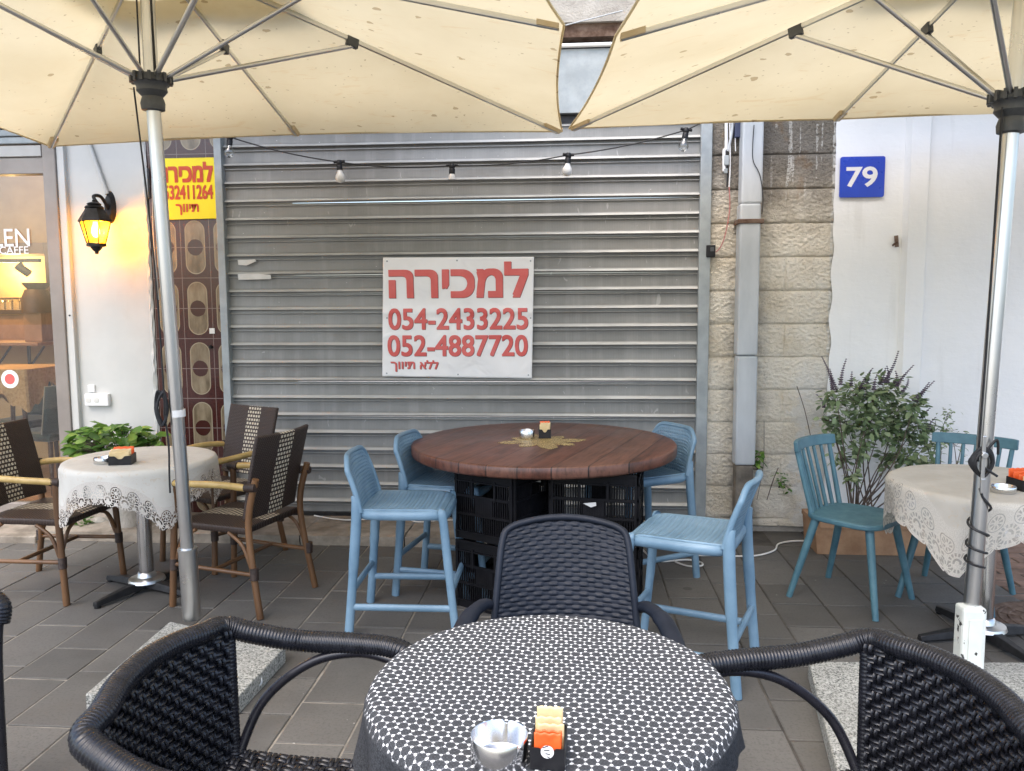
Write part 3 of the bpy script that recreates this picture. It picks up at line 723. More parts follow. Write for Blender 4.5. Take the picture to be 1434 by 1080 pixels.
# block letters of the headline, drawn as strokes (letter boxes in banner pixels)
def poly_letters(rows, y, mat, parent, dx=0, dz=0):
    m = MB()
    for poly in rows:
        P = [at(px, py, y) for px, py in poly]; n = len(P)
        vs = [(p.x+dx, y, p.z+dz) for p in P]; f = list(range(n))
        m.add(vs, [tuple(f)])
    bmh = m.build('lettering', mat, parent, smooth=False); return bmh
btxt('\u05d4\u05e8\u05d9\u05db\u05de\u05dc', 543.5, 740, 368, 416.5, .0095)
btxt('054-2433225', 543.5, 739.5, 432, 461.5, .0034)
btxt('052-4887720', 542.5, 739, 469.5, 499, .0034)
btxt('\u05da\u05d5\u05d5\u05d9\u05ea', 547, 581, 506.5, 520.5, .0018); btxt('\u05d0\u05dc\u05dc', 587.5, 614, 504.5, 517, .0018)
m = MB()
for px, py in ((542, 366), (640, 365), (743, 365.5), (542, 445.5), (743, 445.5), (541.5, 523), (641.5, 524.5), (740, 525.5)):
    p = at(px, py, YT); m = MB(); yy = bany(p.x, p.z); m.tube([(p.x, yy+.004, p.z), (p.x, yy-.002, p.z)], .0055, 12); m.build('eyelet', MT['greymetal'], bn)

# yellow sale board
ys = thing('yellow_sale_sign', 'yellow sale board with red Hebrew lettering on the brown tiles', 'sign')
YS = WY-.022
a, b = at(230.5, 222, YS), at(303, 306, YS)
plate([(a.x-.03, a.z), (a.x-.045, b.z-.004), (b.x+.005, b.z), (b.x, a.z)][::1], YS, YS+.006).build('board', MT['yellow'], ys, smooth=False)
def ytxt(s, px0, px1, py0, py1, sm):
    p, q = at(px0, py0, YS), at(px1, py1, YS); text('lettering', s, p.x, q.x, q.z, p.z, YS-.001, MT['redink'], ys, 0, smear=sm)
ytxt('\u05d4\u05e8\u05d9\u05db\u05de\u05dc', 220, 299, 228, 255, .006)
ytxt('0532411264', 221, 299, 260, 279, .003)
ytxt('\u05da\u05d5\u05d5\u05d9\u05ea', 246, 279, 286, 301, .0028)

# scraps of paper on shutter / tiles, small boxes
tag(plate([tuple(at(px, py, YB-.004).xz) for px, py in ((333, 364), (334, 371), (345, 372), (359, 366), (357, 363), (345, 364))], YB-.006, YB-.004).build('paper_scrap', MT['paper'], smooth=False), 'small torn paper scrap with ragged corner stuck high on the shutter', 'sticker', 'torn stickers on the shutter')
tag(plate([tuple(at(px, py, YB-.004).xz) for px, py in ((333, 384), (334, 392), (380, 391), (379, 385), (360, 383))], YB-.006, YB-.004).build('paper_scrap', MT['paper'], smooth=False), 'long thin paper strip stuck on the shutter, under the torn scrap', 'sticker', 'torn stickers on the shutter')
p = at(297, 463.5, WY-.003); tag(MB().box((p.x, p.y, p.z), (.036, .004, .036)).build('small_sticker', MT['paper'], smooth=False), 'tiny pale square sticker on the brown oval tiles', 'sticker')
p = at(295, 486, WY-.006); tag(MB().lathe([(.0, -.012), (.014, -.008), (.016, .004), (.006, .012), (0, .013)], 12, (p.x, p.y, p.z)).build('keyhole_cover', MT['iron']), 'small black metal knob below the square sticker on brown tiles', 'knob')
so = thing('wall_socket', 'pair of white outdoor sockets low on the tiled wall', 'socket')
a, b = at(122, 551, WY), at(144, 568, WY)
MB().bx(a.x, b.x+.06, WY-.035, WY+.001, b.z, a.z).build('housing', MT['white'], so, smooth=False, bevel=.006)
for k in range(2):
    x_ = a.x+.028+k*.055; z_ = (a.z+b.z)/2
    m = MB(); m.tube([(x_, WY-.034, z_), (x_, WY-.038, z_)], .021, 18); m.bx(x_-.008, x_-.004, WY-.040, WY-.036, z_-.006, z_+.006); m.bx(x_+.004, x_+.008, WY-.040, WY-.036, z_-.006, z_+.006); m.build('socket_face', MT['paper'], so)
a, b = at(124, 539, WY), at(134, 549, WY); MB().bx(a.x, b.x, WY-.014, WY+.001, b.z, a.z).build('switch_plate', MT['white'], so, smooth=False, bevel=.004)

# downpipe
dp = thing('downpipe', 'square grey painted downpipe on the stone pillar', 'pipe')
YD = WY-.14; a, b = at(1040, 190, YD), at(1070, 190, YD); xa, xb = a.x, b.x; mid = (xa+xb)/2
zj = at(1050, 285, YD).z; zk = at(1045, 498, YD).z; ze = at(1045, 652, YD).z
MB().bx(xa, xb, YD, YD+.105, zj, 3.6).build('pipe', MT['downpipe'], dp, smooth=False, bevel=.012)
MB().bx(xa-.006, xb-.006, YD-.004, YD+.109, zk, zj+.0).build('pipe', MT['downpipe'], dp, smooth=False, bevel=.012)
MB().bx(xa-.003, xb-.003, YD, YD+.105, ze, zk-.003).build('pipe', MT['downpipe'], dp, smooth=False, bevel=.012)
MB().bx(xa+.004, xb-.012, YD+.006, YD+.095, .0, ze-.003).build('outlet', MT['kerbdark'], dp, smooth=False, bevel=.01)
zc = at(1050, 310, YD).z; m = MB(); m.bx(xa-.02, xb+.012, YD-.012, YD+.12, zc-.014, zc+.014); m.build('clamp', MT['rust'], dp, smooth=False, bevel=.005)
m = MB(); m.tube(spl([at(1056, 175, YD-.012), at(1054, 205, YD-.012), at(1055, 226, YD-.012), at(1064, 245, YD-.012), at(1068.5, 275, YD-.012), at(1067, 300, YD-.02)], 6), .0028, 6); m.build('thin_wire', MT['blackcord'], dp)
# cables beside the pipe
cb = thing('cable_bundle', 'white conduits and cables hanging left of the downpipe', 'cables')
YC = WY-.05
for pts, r_, mt in (([(1017, 160), (1017, 205), (1014, 212), (1014, 240)], .010, 'white'), ([(1026, 160), (1025, 185), (1019, 212)], .008, 'downpipe'), ([(1022, 160), (1022.5, 230), (1021, 262)], .004, 'white'), ([(1029, 160), (1030, 212)], .003, 'white'), ([(1018, 200), (1019, 240), (1018, 262)], .005, 'blackcord')):
    m = MB(); m.tube(spl([at(x, y, YC) for x, y in pts], 5), r_, 8); m.build('cable', MT[mt], cb)
m = MB(); p = at(1017, 225, YC); m.box((p.x, p.y-.006, p.z), (.03, .02, .06)); p = at(1016, 240, YC); m.box((p.x, p.y-.005, p.z), (.022, .02, .03)); m.build('connector', MT['greymetal'], cb, smooth=False, bevel=.004)
m = MB(); m.tube(spl([at(x, y, YC) for x, y in ((1021, 258), (1022, 290), (1018, 318), (1012, 340), (1004, 352), (997, 352))], 6), .0035, 6); tag(m.build('red_wire', MT['redwire']), 'thin faded red wire drooping to the black box on stone', 'wire')
jb = thing('junction_box', 'small black electric box at the shutter rail edge', 'box'); p = at(995, 352, YC)
MB().box((p.x, p.y, p.z), (.055, .04, .075)).build('housing', MT['black'], jb, smooth=False, bevel=.005); MB().box((p.x+.006, p.y-.022, p.z+.01), (.022, .006, .026)).build('switch', MT['darkplastic'], jb, smooth=False, bevel=.002)
m = MB(); m.tube(spl([at(x, y, YC) for x, y in ((993, 365), (991, 395), (992, 412), (989, 425))], 6), .004, 6); m.build('lead', MT['blackcord'], jb)
p = at(1034, 180, YC); a = at(1029, 160, YC); b = at(1041, 193, YC); tag(MB().bx(a.x, b.x, YC-.02, YC+.05, b.z, a.z).build('meter_box', MT['bluebox'], smooth=False, bevel=.004), 'dark blue little box up between cables and downpipe', 'box')
# ------------------------------------------------------------------ cafe window and the room behind it
cw = thing('cafe_window', 'tall cafe shop window in a taupe aluminium frame', 'window')
xr0, xr1 = -3.475, -3.385
MB().bx(xr0, xr1, WY-.05, WY+.06, .045, 2.62).build('frame', MT['frame'], cw, smooth=False, bevel=.006)
za, zb_, zc_ = at(40, 206, WY).z, at(40, 222, WY).z, at(40, 245, WY).z
MB().bx(-8, xr0, WY-.04, WY+.05, zc_, zb_).build('transom', MT['frame'], cw, smooth=False, bevel=.004)
MB().bx(-8, xr0, WY-.055, WY+.05, zb_+.002, za).build('transom', MT['framelight'], cw, smooth=False, bevel=.004)
m = MB()
for k in range(4): m.bx(-8, xr0, WY-.05+.004*(k % 2), WY+.05, za+.012+k*.05, za+.055+k*.05)
m.build('roller_box', MT['greymetal'], cw, smooth=False, bevel=.006)
m = MB(); m.bx(-8, xr0-.002, WY-.002, WY+.004, .05, zc_-.001); m.build('pane', MT['glass'], cw, smooth=False)
MB().bx(-8, xr0, WY-.03, WY+.04, .045, .12).build('frame', MT['frame'], cw, smooth=False, bevel=.004)
p = at(97.5, 442, WY-.051); m = MB(); m.tube([(p.x, WY-.049, p.z), (p.x, WY-.0535, p.z)], .006, 10); m.build('bolt', MT['iron'], cw)
YG = WY-.004
p, q = at(-10, 321, YG), at(42.5, 345, YG); text('lettering', 'LEN', p.x, q.x, q.z, p.z, YG-.001, MT['white'], cw, .006)
p, q = at(-1, 345.5, YG), at(40.5, 355.5, YG); text('lettering', 'CAFFE', p.x, q.x, q.z, p.z, YG-.001, MT['white'], cw, .006)
p = at(14, 531, YG)
def disc(r, y0, y1, mt, nm):
    m = MB(); m.tube([(p.x, y0, p.z), (p.x, y1, p.z)], r, 32); m.build(nm, MT[mt], cw)
disc(.062, YG+.001, YG-.0015, 'white', 'round_sticker'); disc(.036, YG-.0016, YG-.003, 'red', 'round_sticker')
# room shell
RB = 8.2
m = MB(); m.bx(-8, -3.0, WY+.3, RB, -.05, .055); struct('room_floor', m, MT['woodfloor'], smooth=False)
m = MB(); m.bx(-8, -2.95, RB, RB+.1, 0, 3); m.bx(-3.0, -2.9, WY+.3, RB, 0, 3); m.bx(-8.1, -8, WY+.3, RB, 0, 3); m.bx(-8, -2.9, WY+.3, RB, 2.85, 2.95)
struct('room_wall', m, MT['ochre'], smooth=False)
# dark framed niche with warm backlight, jars on its ledge, spot rail over it
nc = thing('wall_niche', 'dark framed glowing wall niche inside the cafe', 'niche'); YN = 7.0
a, b = at(-60, 360, YN), at(80, 432, YN)
m = MB(); m.bx(a.x, b.x+.02, YN+.30, YN+.33, b.z-.05, a.z+.05); m.build('back_panel', MT['ochre'], nc, smooth=False)
m = MB(); m.bx(b.x-.08, b.x+.03, YN-.02, YN+.3, b.z-.30, a.z+.12); m.bx(a.x, b.x-.08, YN-.02, YN+.3, a.z+.02, a.z+.12); m.build('surround', MT['darkwood'], nc, smooth=False, bevel=.005)
m = MB(); m.bx(a.x, b.x-.08, YN-.04, YN+.3, b.z-.05, b.z-.01); m.build('ledge', MT['darkwood'], nc, smooth=False, bevel=.004)
m = MB(); m.bx(a.x, b.x-.09, YN+.0, YN+.3, b.z-.30, b.z-.06); m.build('lower_panel', MT['midwood'], nc, smooth=False)
for k, px in enumerate((2, 12, 22, 33)):
    q = at(px, 425, YN+.08); t = thing('glass_jar', ('short clear jar glowing at the far left of the niche ledge', 'second glass jar from the left on the niche ledge', 'third glass jar on the niche ledge with dark lid', 'glass jar on the niche ledge right beside the dark grinder')[k], 'jar', (q.x, q.y, b.z-.01), 0, 'jars on the cafe ledge')
    MB().lathe([(.0, .001), (.035, .001), (.037, .02), (.037, .075), (.028, .085), (.028, .095)], 16).build('jar_body', MT['bulbclear'], t); MB().lathe([(.0, .095), (.031, .095), (.031, .112), (0, .115)], 16).build('lid', MT['rust'], t)
sp_ = thing('track_spotlight', 'black track spotlight hanging over the cafe niche', 'lamp'); a2 = at(-20, 368, YN-.2); b2 = at(56, 365, YN-.2)
MB().bx(a2.x, b2.x, YN-.22, YN-.18, a2.z, a2.z+.03).build('track', MT['black'], sp_, smooth=False)
q = at(29, 374, YN-.2); m = MB(); m.tube([(q.x, q.y, a2.z), (q.x+.02, q.y, a2.z-.03)], .012, 8); m.tube([(q.x-.03, q.y, q.z+.01), (q.x+.06, q.y+.02, q.z-.06)], .035, 14); m.build('spot_head', MT['black'], sp_)
gr = thing('coffee_grinder', 'dark coffee grinder with flat hopper behind the window glass', 'grinder'); a, b = at(36, 402, 6.6), at(68, 438, 6.6); xm = (a.x+b.x)/2
zt = at(50, 478, 6.6).z; hs_ = a.z-.02
m = MB(); m.lathe([(0, 0), (.125, 0), (.12, .12), (.09, .2), (.0, .2)], 20, (xm, 6.6, b.z)); m.build('body', MT['darkwood'], gr)
m = MB(); m.lathe([(0, 0), (.07, 0), (.105, .04), (.11, .055), (0, .055)], 20, (xm, 6.6, b.z+.2)); m.build('hopper', MT['iron'], gr)
m = MB(); m.box((xm, 6.62, (b.z+zt)/2), (.16, .2, b.z-zt)); m.build('pedestal', MT['midwood'], gr, smooth=False, bevel=.004)
sh = thing('wall_shelf', 'long brown wooden shelf on dark brackets in the cafe', 'shelf'); zs = zt
MB().bx(-7.5, at(73, 470, 6.6).x, 6.4, 6.95, zs-.03, zs-.002).build('board', MT['midwood'], sh, smooth=False, bevel=.003)
for px in (50, 4):
    q = at(px, 470, 6.6); m = MB(); m.bar((q.x, 6.5, zs-.03), (q.x, 6.5, zs-.28), .02, .02); m.bar((q.x+.14, 6.5, zs-.04), (q.x, 6.5, zs-.22), .014, .014); m.build('bracket', MT['iron'], sh)
MB().bx(-7.5, at(86, 470, 6.95).x, 6.96, 7.02, .05, zs-.03).build('back_board', MT['ochre'], sh, smooth=False)
# table with ochre cloth, two dark green chairs
ct = thing('cafe_table', 'indoor cafe table behind the window glass', 'table'); q = on(30, 655, .0); tx, ty = at(22, 512, 6.05).x, 6.05; tz = at(22, 517, 5.8).z
MB().bx(tx-.28, tx+.26, ty-.27, ty+.27, tz-.03, tz-.004).build('tabletop', MT['midwood'], ct, smooth=False)
for sx, sy in ((-.2, -.2), (.2, -.2), (-.2, .2), (.2, .2)): m = MB(); m.tube([(tx+sx*.9, ty+sy, tz-.03), (tx+sx*1.2, ty+sy*1.1, .055)], [.02, .014], 8); m.build('leg', MT['darkwood'], ct)
def clothsq(u, v):
    a_ = u*2*PI; h = .29; sq = h/max(abs(math.cos(a_)), abs(math.sin(a_))); fl = .22+.09*math.cos(4*a_+PI)+.02*math.sin(a_*22)
    if v < .4: rr_ = sq*v/.4; return (tx+rr_*math.cos(a_), ty+rr_*math.sin(a_), tz+.001)
    t = (v-.4)/.6; rr_ = sq+.012*t+.014*math.sin(a_*14)*t; return (tx+rr_*math.cos(a_), ty+rr_*math.sin(a_), tz-t*fl)
m = MB(); m.surf(clothsq, 140, 20); tag(m.build('crochet_cloth', MT['beigecloth']), 'ochre crochet tablecloth on the indoor cafe table', 'tablecloth')
def gchair(x, y, rz, lab):
    t = thing('velvet_chair', lab, 'chair', (x, y, .055), rz, 'dark green chairs inside the cafe')
    MB().bx(-.21, .21, -.21, .21, .40, .47).build('seat', MT['greenvelvet'], t, smooth=False, bevel=.03)
    m = MB(); m.surf(lambda u, v: ((u-.5)*(.44-.05*v), -.2-.03*v+.05*(2*u-1)**2, .46+.36*v), 14, 8); m.build('backrest', MT['greenvelvet'], t, solid=.04)
    for sx in (-1, 1):
        for sy in (-1, 1): m = MB(); m.tube([(sx*.17, sy*.17, .4), (sx*.2, sy*.2, 0)], [.018, .012], 8); m.build('leg', MT['darkwood'], t)
q1 = at(50, 540, 6.55); gchair(q1.x, 6.45, R(170), 'dark green cafe chair behind the ochre clothed table'); q2 = at(76, 560, 5.85); gchair(q2.x-.03, 5.85, R(75), 'dark green cafe chair close to the window frame')

# ------------------------------------------------------------------ lantern
ln = thing('wall_lantern', 'lit black wall lantern with amber glass on the white tiles', 'lantern')
LX, LY = -3.045, 4.955; p = at(155, 285, WY)
L0 = 2.03
m = MB()
def plq(u, v):
    a_ = u*2*PI; return (p.x+.038*math.cos(a_)*(1-.35*v), WY+.0-.035*v, 2.115+.105*math.sin(a_)*(1-.35*v))
m.surf(plq, 24, 3); m.add([plq(k/24, 1) for k in range(24)], [tuple(range(24))]); m.build('wall_plate', MT['iron'], ln, weld=.0005)
m = MB(); m.tube(spl([(p.x, WY-.03, 2.10), (p.x-.01, WY-.09, 2.17), (p.x-.03, WY-.14, 2.165), (LX+.03, LY+.01, 2.10)], 8), .011, 10); m.tube(spl([(p.x, WY-.03, 2.05), (p.x-.02, WY-.07, 2.03), (p.x-.02, WY-.10, 2.08), (p.x-.03, WY-.08, 2.12)], 8), .007, 8); m.build('arm', MT['iron'], ln)
LS = 6
def hexl(prof):
    m = MB(); vs = []; fs = []
    for r_, z in prof:
        for k in range(LS): a_ = 2*PI*(k+.25)/LS; vs.append((LX+r_*math.cos(a_), LY+r_*math.sin(a_), z))
    for i in range(len(prof)-1):
        for k in range(LS): fs.append((i*LS+k, i*LS+(k+1) % LS, (i+1)*LS+(k+1) % LS, (i+1)*LS+k))
    fs.append(tuple(range(LS))[::-1]); fs.append(tuple((len(prof)-1)*LS+k for k in range(LS))); return m.add(vs, fs)
hexl([(.098, 1.998), (.104, 2.002), (.100, 2.012), (.078, 2.045), (.062, 2.07), (.056, 2.082)]).build('lamp_roof', MT['iron'], ln, smooth=False)
MB().lathe([(.05, 2.08), (.058, 2.088), (.05, 2.098), (.036, 2.104), (.044, 2.112), (.03, 2.12), (.010, 2.126), (.012, 2.136), (0, 2.142)], 16, (LX, LY, 0)).build('finial', MT['iron'], ln)
hexl([(.046, 1.842), (.060, 1.846), (.060, 1.862), (.05, 1.868)]).build('lamp_base', MT['iron'], ln, smooth=False)
MB().lathe([(0, 1.795), (.010, 1.797), (.012, 1.812), (.022, 1.82), (.034, 1.836), (.036, 1.842)], 14, (LX, LY, 0)).build('bottom_knob', MT['iron'], ln)
for k in range(LS):
    a_ = 2*PI*(k+.25)/LS; m = MB(); m.tube([(LX+.056*math.cos(a_), LY+.056*math.sin(a_), 1.866), (LX+.092*math.cos(a_), LY+.092*math.sin(a_), 2.0)], .0045, 6); m.build('glazing_bar', MT['iron'], ln)
m = MB(); vs = []
for r_, z in ((.053, 1.867), (.089, 1.999)):
    for k in range(LS): a_ = 2*PI*(k+.25)/LS; vs.append((LX+r_*math.cos(a_), LY+r_*math.sin(a_), z))
m.add(vs, [(k, (k+1) % LS, LS+(k+1) % LS, LS+k) for k in range(LS)]); m.build('amber_glass', MT['lampglass'], ln, smooth=False)
MB().lathe([(0, 1.90), (.014, 1.905), (.026, 1.93), (.024, 1.955), (.014, 1.985), (.012, 2.0)], 16, (LX, LY, 0)).build('bulb', MT['flame'], ln)
l = bpy.data.lights.new('lantern_light', 'POINT'); l.energy = 7; l.color = (1, .47, .04); l.shadow_soft_size = .02
lo = bpy.data.objects.new('lantern_light', l); lo.location = (LX+.02, LY+.02, 1.955); COL.objects.link(lo); lo.parent = ln
# warm niche light and room spot
for nm, loc, e in (('niche_light', (at(20, 400, YN+.15).x, YN+.12, at(20, 375, YN).z), 10), ('room_light', (-5.0, 6.0, 2.6), 42)):
    l = bpy.data.lights.new(nm, 'POINT'); l.energy = e; l.color = (1, .66, .28); l.shadow_soft_size = .08
    lo = bpy.data.objects.new(nm, l); lo.location = loc; COL.objects.link(lo); lo.parent = nc if nm[0] == 'n' else sp_

# ------------------------------------------------------------------ string of bulbs
sl = thing('string_light', 'black festoon cable with five white bulbs across the shutter', 'string lights'); YL = 5.02
B5 = [(322, 192), (475, 227), (633, 232), (796, 217), (961, 182)]
pts = [at(285, 178, YL)]+[at(x, y, YL) for x, y in B5]+[at(985, 170, YL)]
full = []
for i in range(len(pts)-1):
    for k in range(10):
        t = k/10; q = pts[i]*(1-t)+pts[i+1]*t; q.z -= (.035 if 0 < i < 5 else .005)*4*t*(1-t)*(.6 if i in (2, 3) else .5); full.append(q)
full.append(pts[-1])
m = MB(); m.tube(full, .0042, 7); m.build('cable', MT['blackcord'], sl)
for k, q in enumerate(pts[1:6]):
    tilt = Matrix.Rotation((.1, -.05, .02, .08, .15)[k], 4, 'Y'); T = Matrix.Translation(q) @ tilt
    m = MB(); m.T = T; m.lathe([(0, .014), (.012, .012), (.019, 0), (.019, -.012), (.016, -.018), (.0185, -.022), (.0185, -.05), (.0, -.052)], 14); m.tube([(-.035, 0, .002), (.035, 0, .002)], .009, 8); so_ = m.build('bulb_socket', MT['black'], sl)
    m = MB(); m.T = T
    if k == 2: m.lathe([(.014, -.05), (.020, -.06), (.024, -.085), (.0, -.087)], 16); mt = 'bulb'
    else: m.lathe([(.014, -.048), (.017, -.062), (.028, -.082), (.031, -.098), (.027, -.115), (.014, -.127), (0, -.130)], 16); mt = 'bulbclear' if k in (0, 4) else 'bulb'
    m.build('bulb', MT[mt], so_)

# ------------------------------------------------------------------ parasols
def parasol(lab, base, hub, apex, tips, group='cream parasols on poles', vent=.2):
    """tips: 8 points round the edge (corner, mid, corner, mid ...); all coordinates are world metres."""
    t = thing('parasol', lab, 'parasol', base, 0, group); B = V3(base); L = lambda p: V3(p)-B
    tp = [L(p) for p in tips]; ap = L(apex); hb = L(hub)
    # pole
    top = ap+(ap-V3((0, 0, 0))).normalized()*.1
    d = (ap-V3((0, 0, 0))).normalized()
    jn = V3((0, 0, 0))+d*.32
    m = MB(); m.tube([jn-d*.02, hb, top], .0285, 20); m.build('pole', MT['alu'], t)
    # canopy: eight panels with a hem
    m = MB(); n = 8
    for i in range(n):
        a, b = tp[i], tp[(i+1) % n]
        def f(u, v, a=a, b=b):
            r_ = vent+(1-vent)*v; e = a*(1-u)+b*u
            s4 = 4*u*(1-u); e = e*(1-.017*s4)+V3((ap.x, ap.y, e.z))*(.017*s4)
            q = ap*(1-r_)+e*r_; q.z += -.026*s4*math.sin(PI*min(1, r_*1.05))+.02*s4*r_**5*0 + .014*noise.noise(V3((q.x*2.2, q.y*2.2, i)))*s4*r_ + .006*noise.noise(V3((u*14, r_*2.0, i+9)))*s4*r_**2
            return q
        m.surf(f, 14, 16)
    cn = m.build('canopy', MT['canvas'], t, weld=.002, ang=60)
    hem = MB(); rim = []
    for i in range(n):
        a, b = tp[i], tp[(i+1) % n]
        for k in range(12):
            u = k/12; s4 = 4*u*(1-u); e = a*(1-u)+b*u; e = e*(1-.017*s4)+V3((ap.x, ap.y, e.z))*(.017*s4); rim.append(e)
    hem.tube(rim, .0055, 6, closed=True); hem.build('hem', MT['canvas'], cn)
    # vent cap
    m = MB()
    for i in range(n):
        a, b = tp[i], tp[(i+1) % n]
        def f(u, v, a=a, b=b):
            r_ = .30*v; e = a*(1-u)+b*u; q = ap*(1-r_)+e*r_; q.z += .10+.0*v-.02*(4*u*(1-u))*v; return q
        m.surf(f, 6, 4)
    m.build('vent_cap', MT['canvas'], t, weld=.002, ang=60)
    # ribs, struts, brackets, pockets
    for i in range(n):
        e = tp[i]; dn = V3((0, 0, -.014)); q0 = ap*.97+e*.03+dn; q1 = ap*.015+e*.985+dn
        rb = MB(); rb.tube([q0, q1], .0085, 8, flat=1.5); ro = rb.build('rib', MT['alu'], t)
        k = .60 if i % 2 == 0 else .585
        br = ap*k+e*(1-k)+V3((0, 0, -.030)); dr = (e-ap).normalized()
        bm_ = MB(); bm_.bar(br-dr*.03+V3((0, 0, .006)), br+dr*.03+V3((0, 0, .006)), .026, .05); bm_.build('bracket', MT['darkplastic'], ro, smooth=False, bevel=.004)
        ang = math.atan2(br.y-hb.y, br.x-hb.x); h0 = hb+V3((.055*math.cos(ang), .055*math.sin(ang), .02))
        m = MB(); m.tube([h0, br+V3((0, 0, -.012))], .0105 if i % 2 == 0 else .0095, 10); m.build('strut', MT['alu'], t)
        pk = MB(); sl_ = .15 if i % 2 == 0 else .11; Le = (e-ap).length
        p0 = e+(ap-e)*(.012); p1 = e+(ap-e)*(sl_/Le)
        sd = dr.cross(V3((0, 0, 1))).normalized(); vs = []
        for q, w in ((p0, .022), (p1, .026)):
            for sx, dz in ((-1, -.001), (-.8, -.022), (.8, -.022), (1, -.001)): vs.append(q+sd*(w*sx*.9)+V3((0, 0, dz)))
        pk.add(vs, [(0, 1, 5, 4), (1, 2, 6, 5), (2, 3, 7, 6), (0, 3, 2, 1), (4, 5, 6, 7)]); pk.build('rib_pocket', MT['canvasd'], cn, ang=60)
    # hub / runner
    m = MB(); rot = Vector((0, 0, 1)).rotation_difference(d).to_matrix().to_4x4(); m.T = Matrix.Translation(hb) @ rot
    m.lathe([(.030, .03), (.062, .034), (.072, .028), (.074, .006), (.064, -.004), (.058, -.016), (.060, -.03), (.046, -.046), (.040, -.052), (.044, -.064), (.048, -.078), (.045, -.104), (.034, -.108)], 28)
    for k in range(16):
        a_ = 2*PI*k/16; m.box((.068*math.cos(a_), .068*math.sin(a_), .018), (.03, .012, .036), Matrix.Rotation(a_, 3, 'Z'))
    m.build('hub', MT['darkplastic'], t)
    return t, jn, d, hb

c = V3((-1.69, 3.25, 0))
fl, fm, fr_, rm = V3((-3.178, 4.75, 2.433)), V3((-1.652, 4.80, 2.482)), V3((-.072, 4.85, 2.474)), V3((-.041, 3.25, 2.541))
op = lambda p: V3((2*c.x-p.x, 2*c.y-p.y, p.z))
tipsL = [fr_, fm, fl, op(rm), op(fr_), op(fm), op(fl), rm]
bL = V3((-1.700, 3.335, .07))
UL, jL, dL, hL = parasol('cream parasol whose pole stands by the left lace-clothed table', bL, (-1.723, 3.25, 2.362), (-1.712, 3.235, 2.90), tipsL)
m = MB(); m.tube([V3((0, 0, 0)), dL*.32], .040, 24); m.tube([dL*.315, dL*.325], .042, 24); m.build('base_tube', MT['alu'], UL)
# cords of the left parasol
m = MB(); sgn = V3((-.045, -.03, 0))
m.tube(spl([hL+V3((-.06, -.03, -.02)), dL*1.6+V3((-.043, -.03, 0)), dL*1.05+V3((-.040, -.03, 0)), dL*.93+V3((-.045, -.032, 0))], 8), .004, 6)
m.tube([hL+V3((-.035, -.02, .0)), dL*2.95+V3((-.035, -.02, 0))], .004, 6); m.tube([hL+V3((.03, -.02, .04)), dL*2.95+V3((.02, -.02, 0))], .004, 6)
m.tube(spl([dL*.93+V3((-.045, -.032, 0)), dL*.80+V3((-.036, -.03, 0)), dL*.66+V3((-.045, -.025, 0)), dL*.58+V3((-.05, -.02, 0))], 6), .0045, 6)
for k in range(7): 
    zc2 = dL*(.955)+V3((-.052, -.03, 0)); m.tube(spl([zc2+V3((.012*math.sin(k), .008*math.cos(k*2), .07+.008*math.sin(k*3))), zc2+V3((-.018-.003*k, .003*k-.01, 0)), zc2+V3((.0, .01-.004*k, -.075)), zc2+V3((.018, .002*k, 0))], 6, True), .0055, 6, closed=True)
m.build('cord', MT['blackcord'], UL)
for dz in (.915,): m = MB(); m.tube([dL*dz, dL*(dz+.03)], .031, 20); m.build('tape_band', MT['white'], UL)

th = R(7.3); ex = V3((math.cos(th), math.sin(th), 0)); ey = V3((-math.sin(th), math.cos(th), 0)); c = V3((1.655, 3.13, 0)); h_ = 1.53
def tr_(i, j, z, h=h_): q = c+ex*(i*h)+ey*(j*h); return V3((q.x, q.y, z))
flR = V3((-.030, 4.5, 2.415)); fmR = V3((1.44, 4.68, 2.472)); lmR = V3((.149, 3.05, 2.43))
tipsR = [tr_(1, 1, 2.52), fmR, flR, lmR, tr_(-1, -1, 2.43), tr_(0, -1, 2.46), tr_(1, -1, 2.48), tr_(1, 0, 2.5)]
bR = V3((1.492, 3.05, .07))
UR, jR, dR, hR = parasol('cream parasol whose pole rises from the chipped white socket', bR, (1.568, 3.085, 2.165), (1.60, 3.10, 2.80), tipsR)
m = MB(); m.tube([dR*.12, dR*.34], .0285, 20); m.build('pole', MT['alu'], UR)
m = MB(); q = V3((0, 0, .13)); m.box((0, -.012, .125), (.088, .075, .25)); m.build('base_socket', MT['chip'], UR, smooth=False, bevel=.012)
m = MB(); m.box((.002, -.052, .115), (.05, .006, .19)); m.build('socket_panel', MT['chip'], UR, smooth=False, bevel=.003)
m = MB(); m.tube([hR+V3((-.05, -.03, -.02)), dR*1.2+V3((-.037, -.025, 0)), dR*.80+V3((-.035, -.028, 0))], .0045, 6)
zc2 = dR*.80+V3((-.02, -.038, 0))
for k in range(7): m.tube(spl([zc2+V3((.010*math.sin(k), -.01, .05+.01*math.sin(k*3))), zc2+V3((-.035-.002*k, .003*k-.01, 0)), zc2+V3((.0, .0, -.055)), zc2+V3((.03, .002*k-.01, .0))], 6, True), .0055, 6, closed=True)
m.tube(spl([zc2+V3((.0, -.01, .04)), zc2+V3((.035, -.015, .085)), zc2+V3((.05, 0, .03))], 8), .005, 6)
m.tube(spl([zc2+V3((.0, -.01, -.02)), zc2+V3((.045, -.012, -.05))], 8), .005, 6)
pp = []
for k in range(61):
    a_ = k/60*2*PI*3.2-2.2; s_ = .70-.30*min(1, (k/60)**.55); pp.append(dR*s_+V3((.036*math.cos(a_), .036*math.sin(a_), 0)))
m.tube(pp, .0048, 6); m.build('cord', MT['blackcord'], UR)
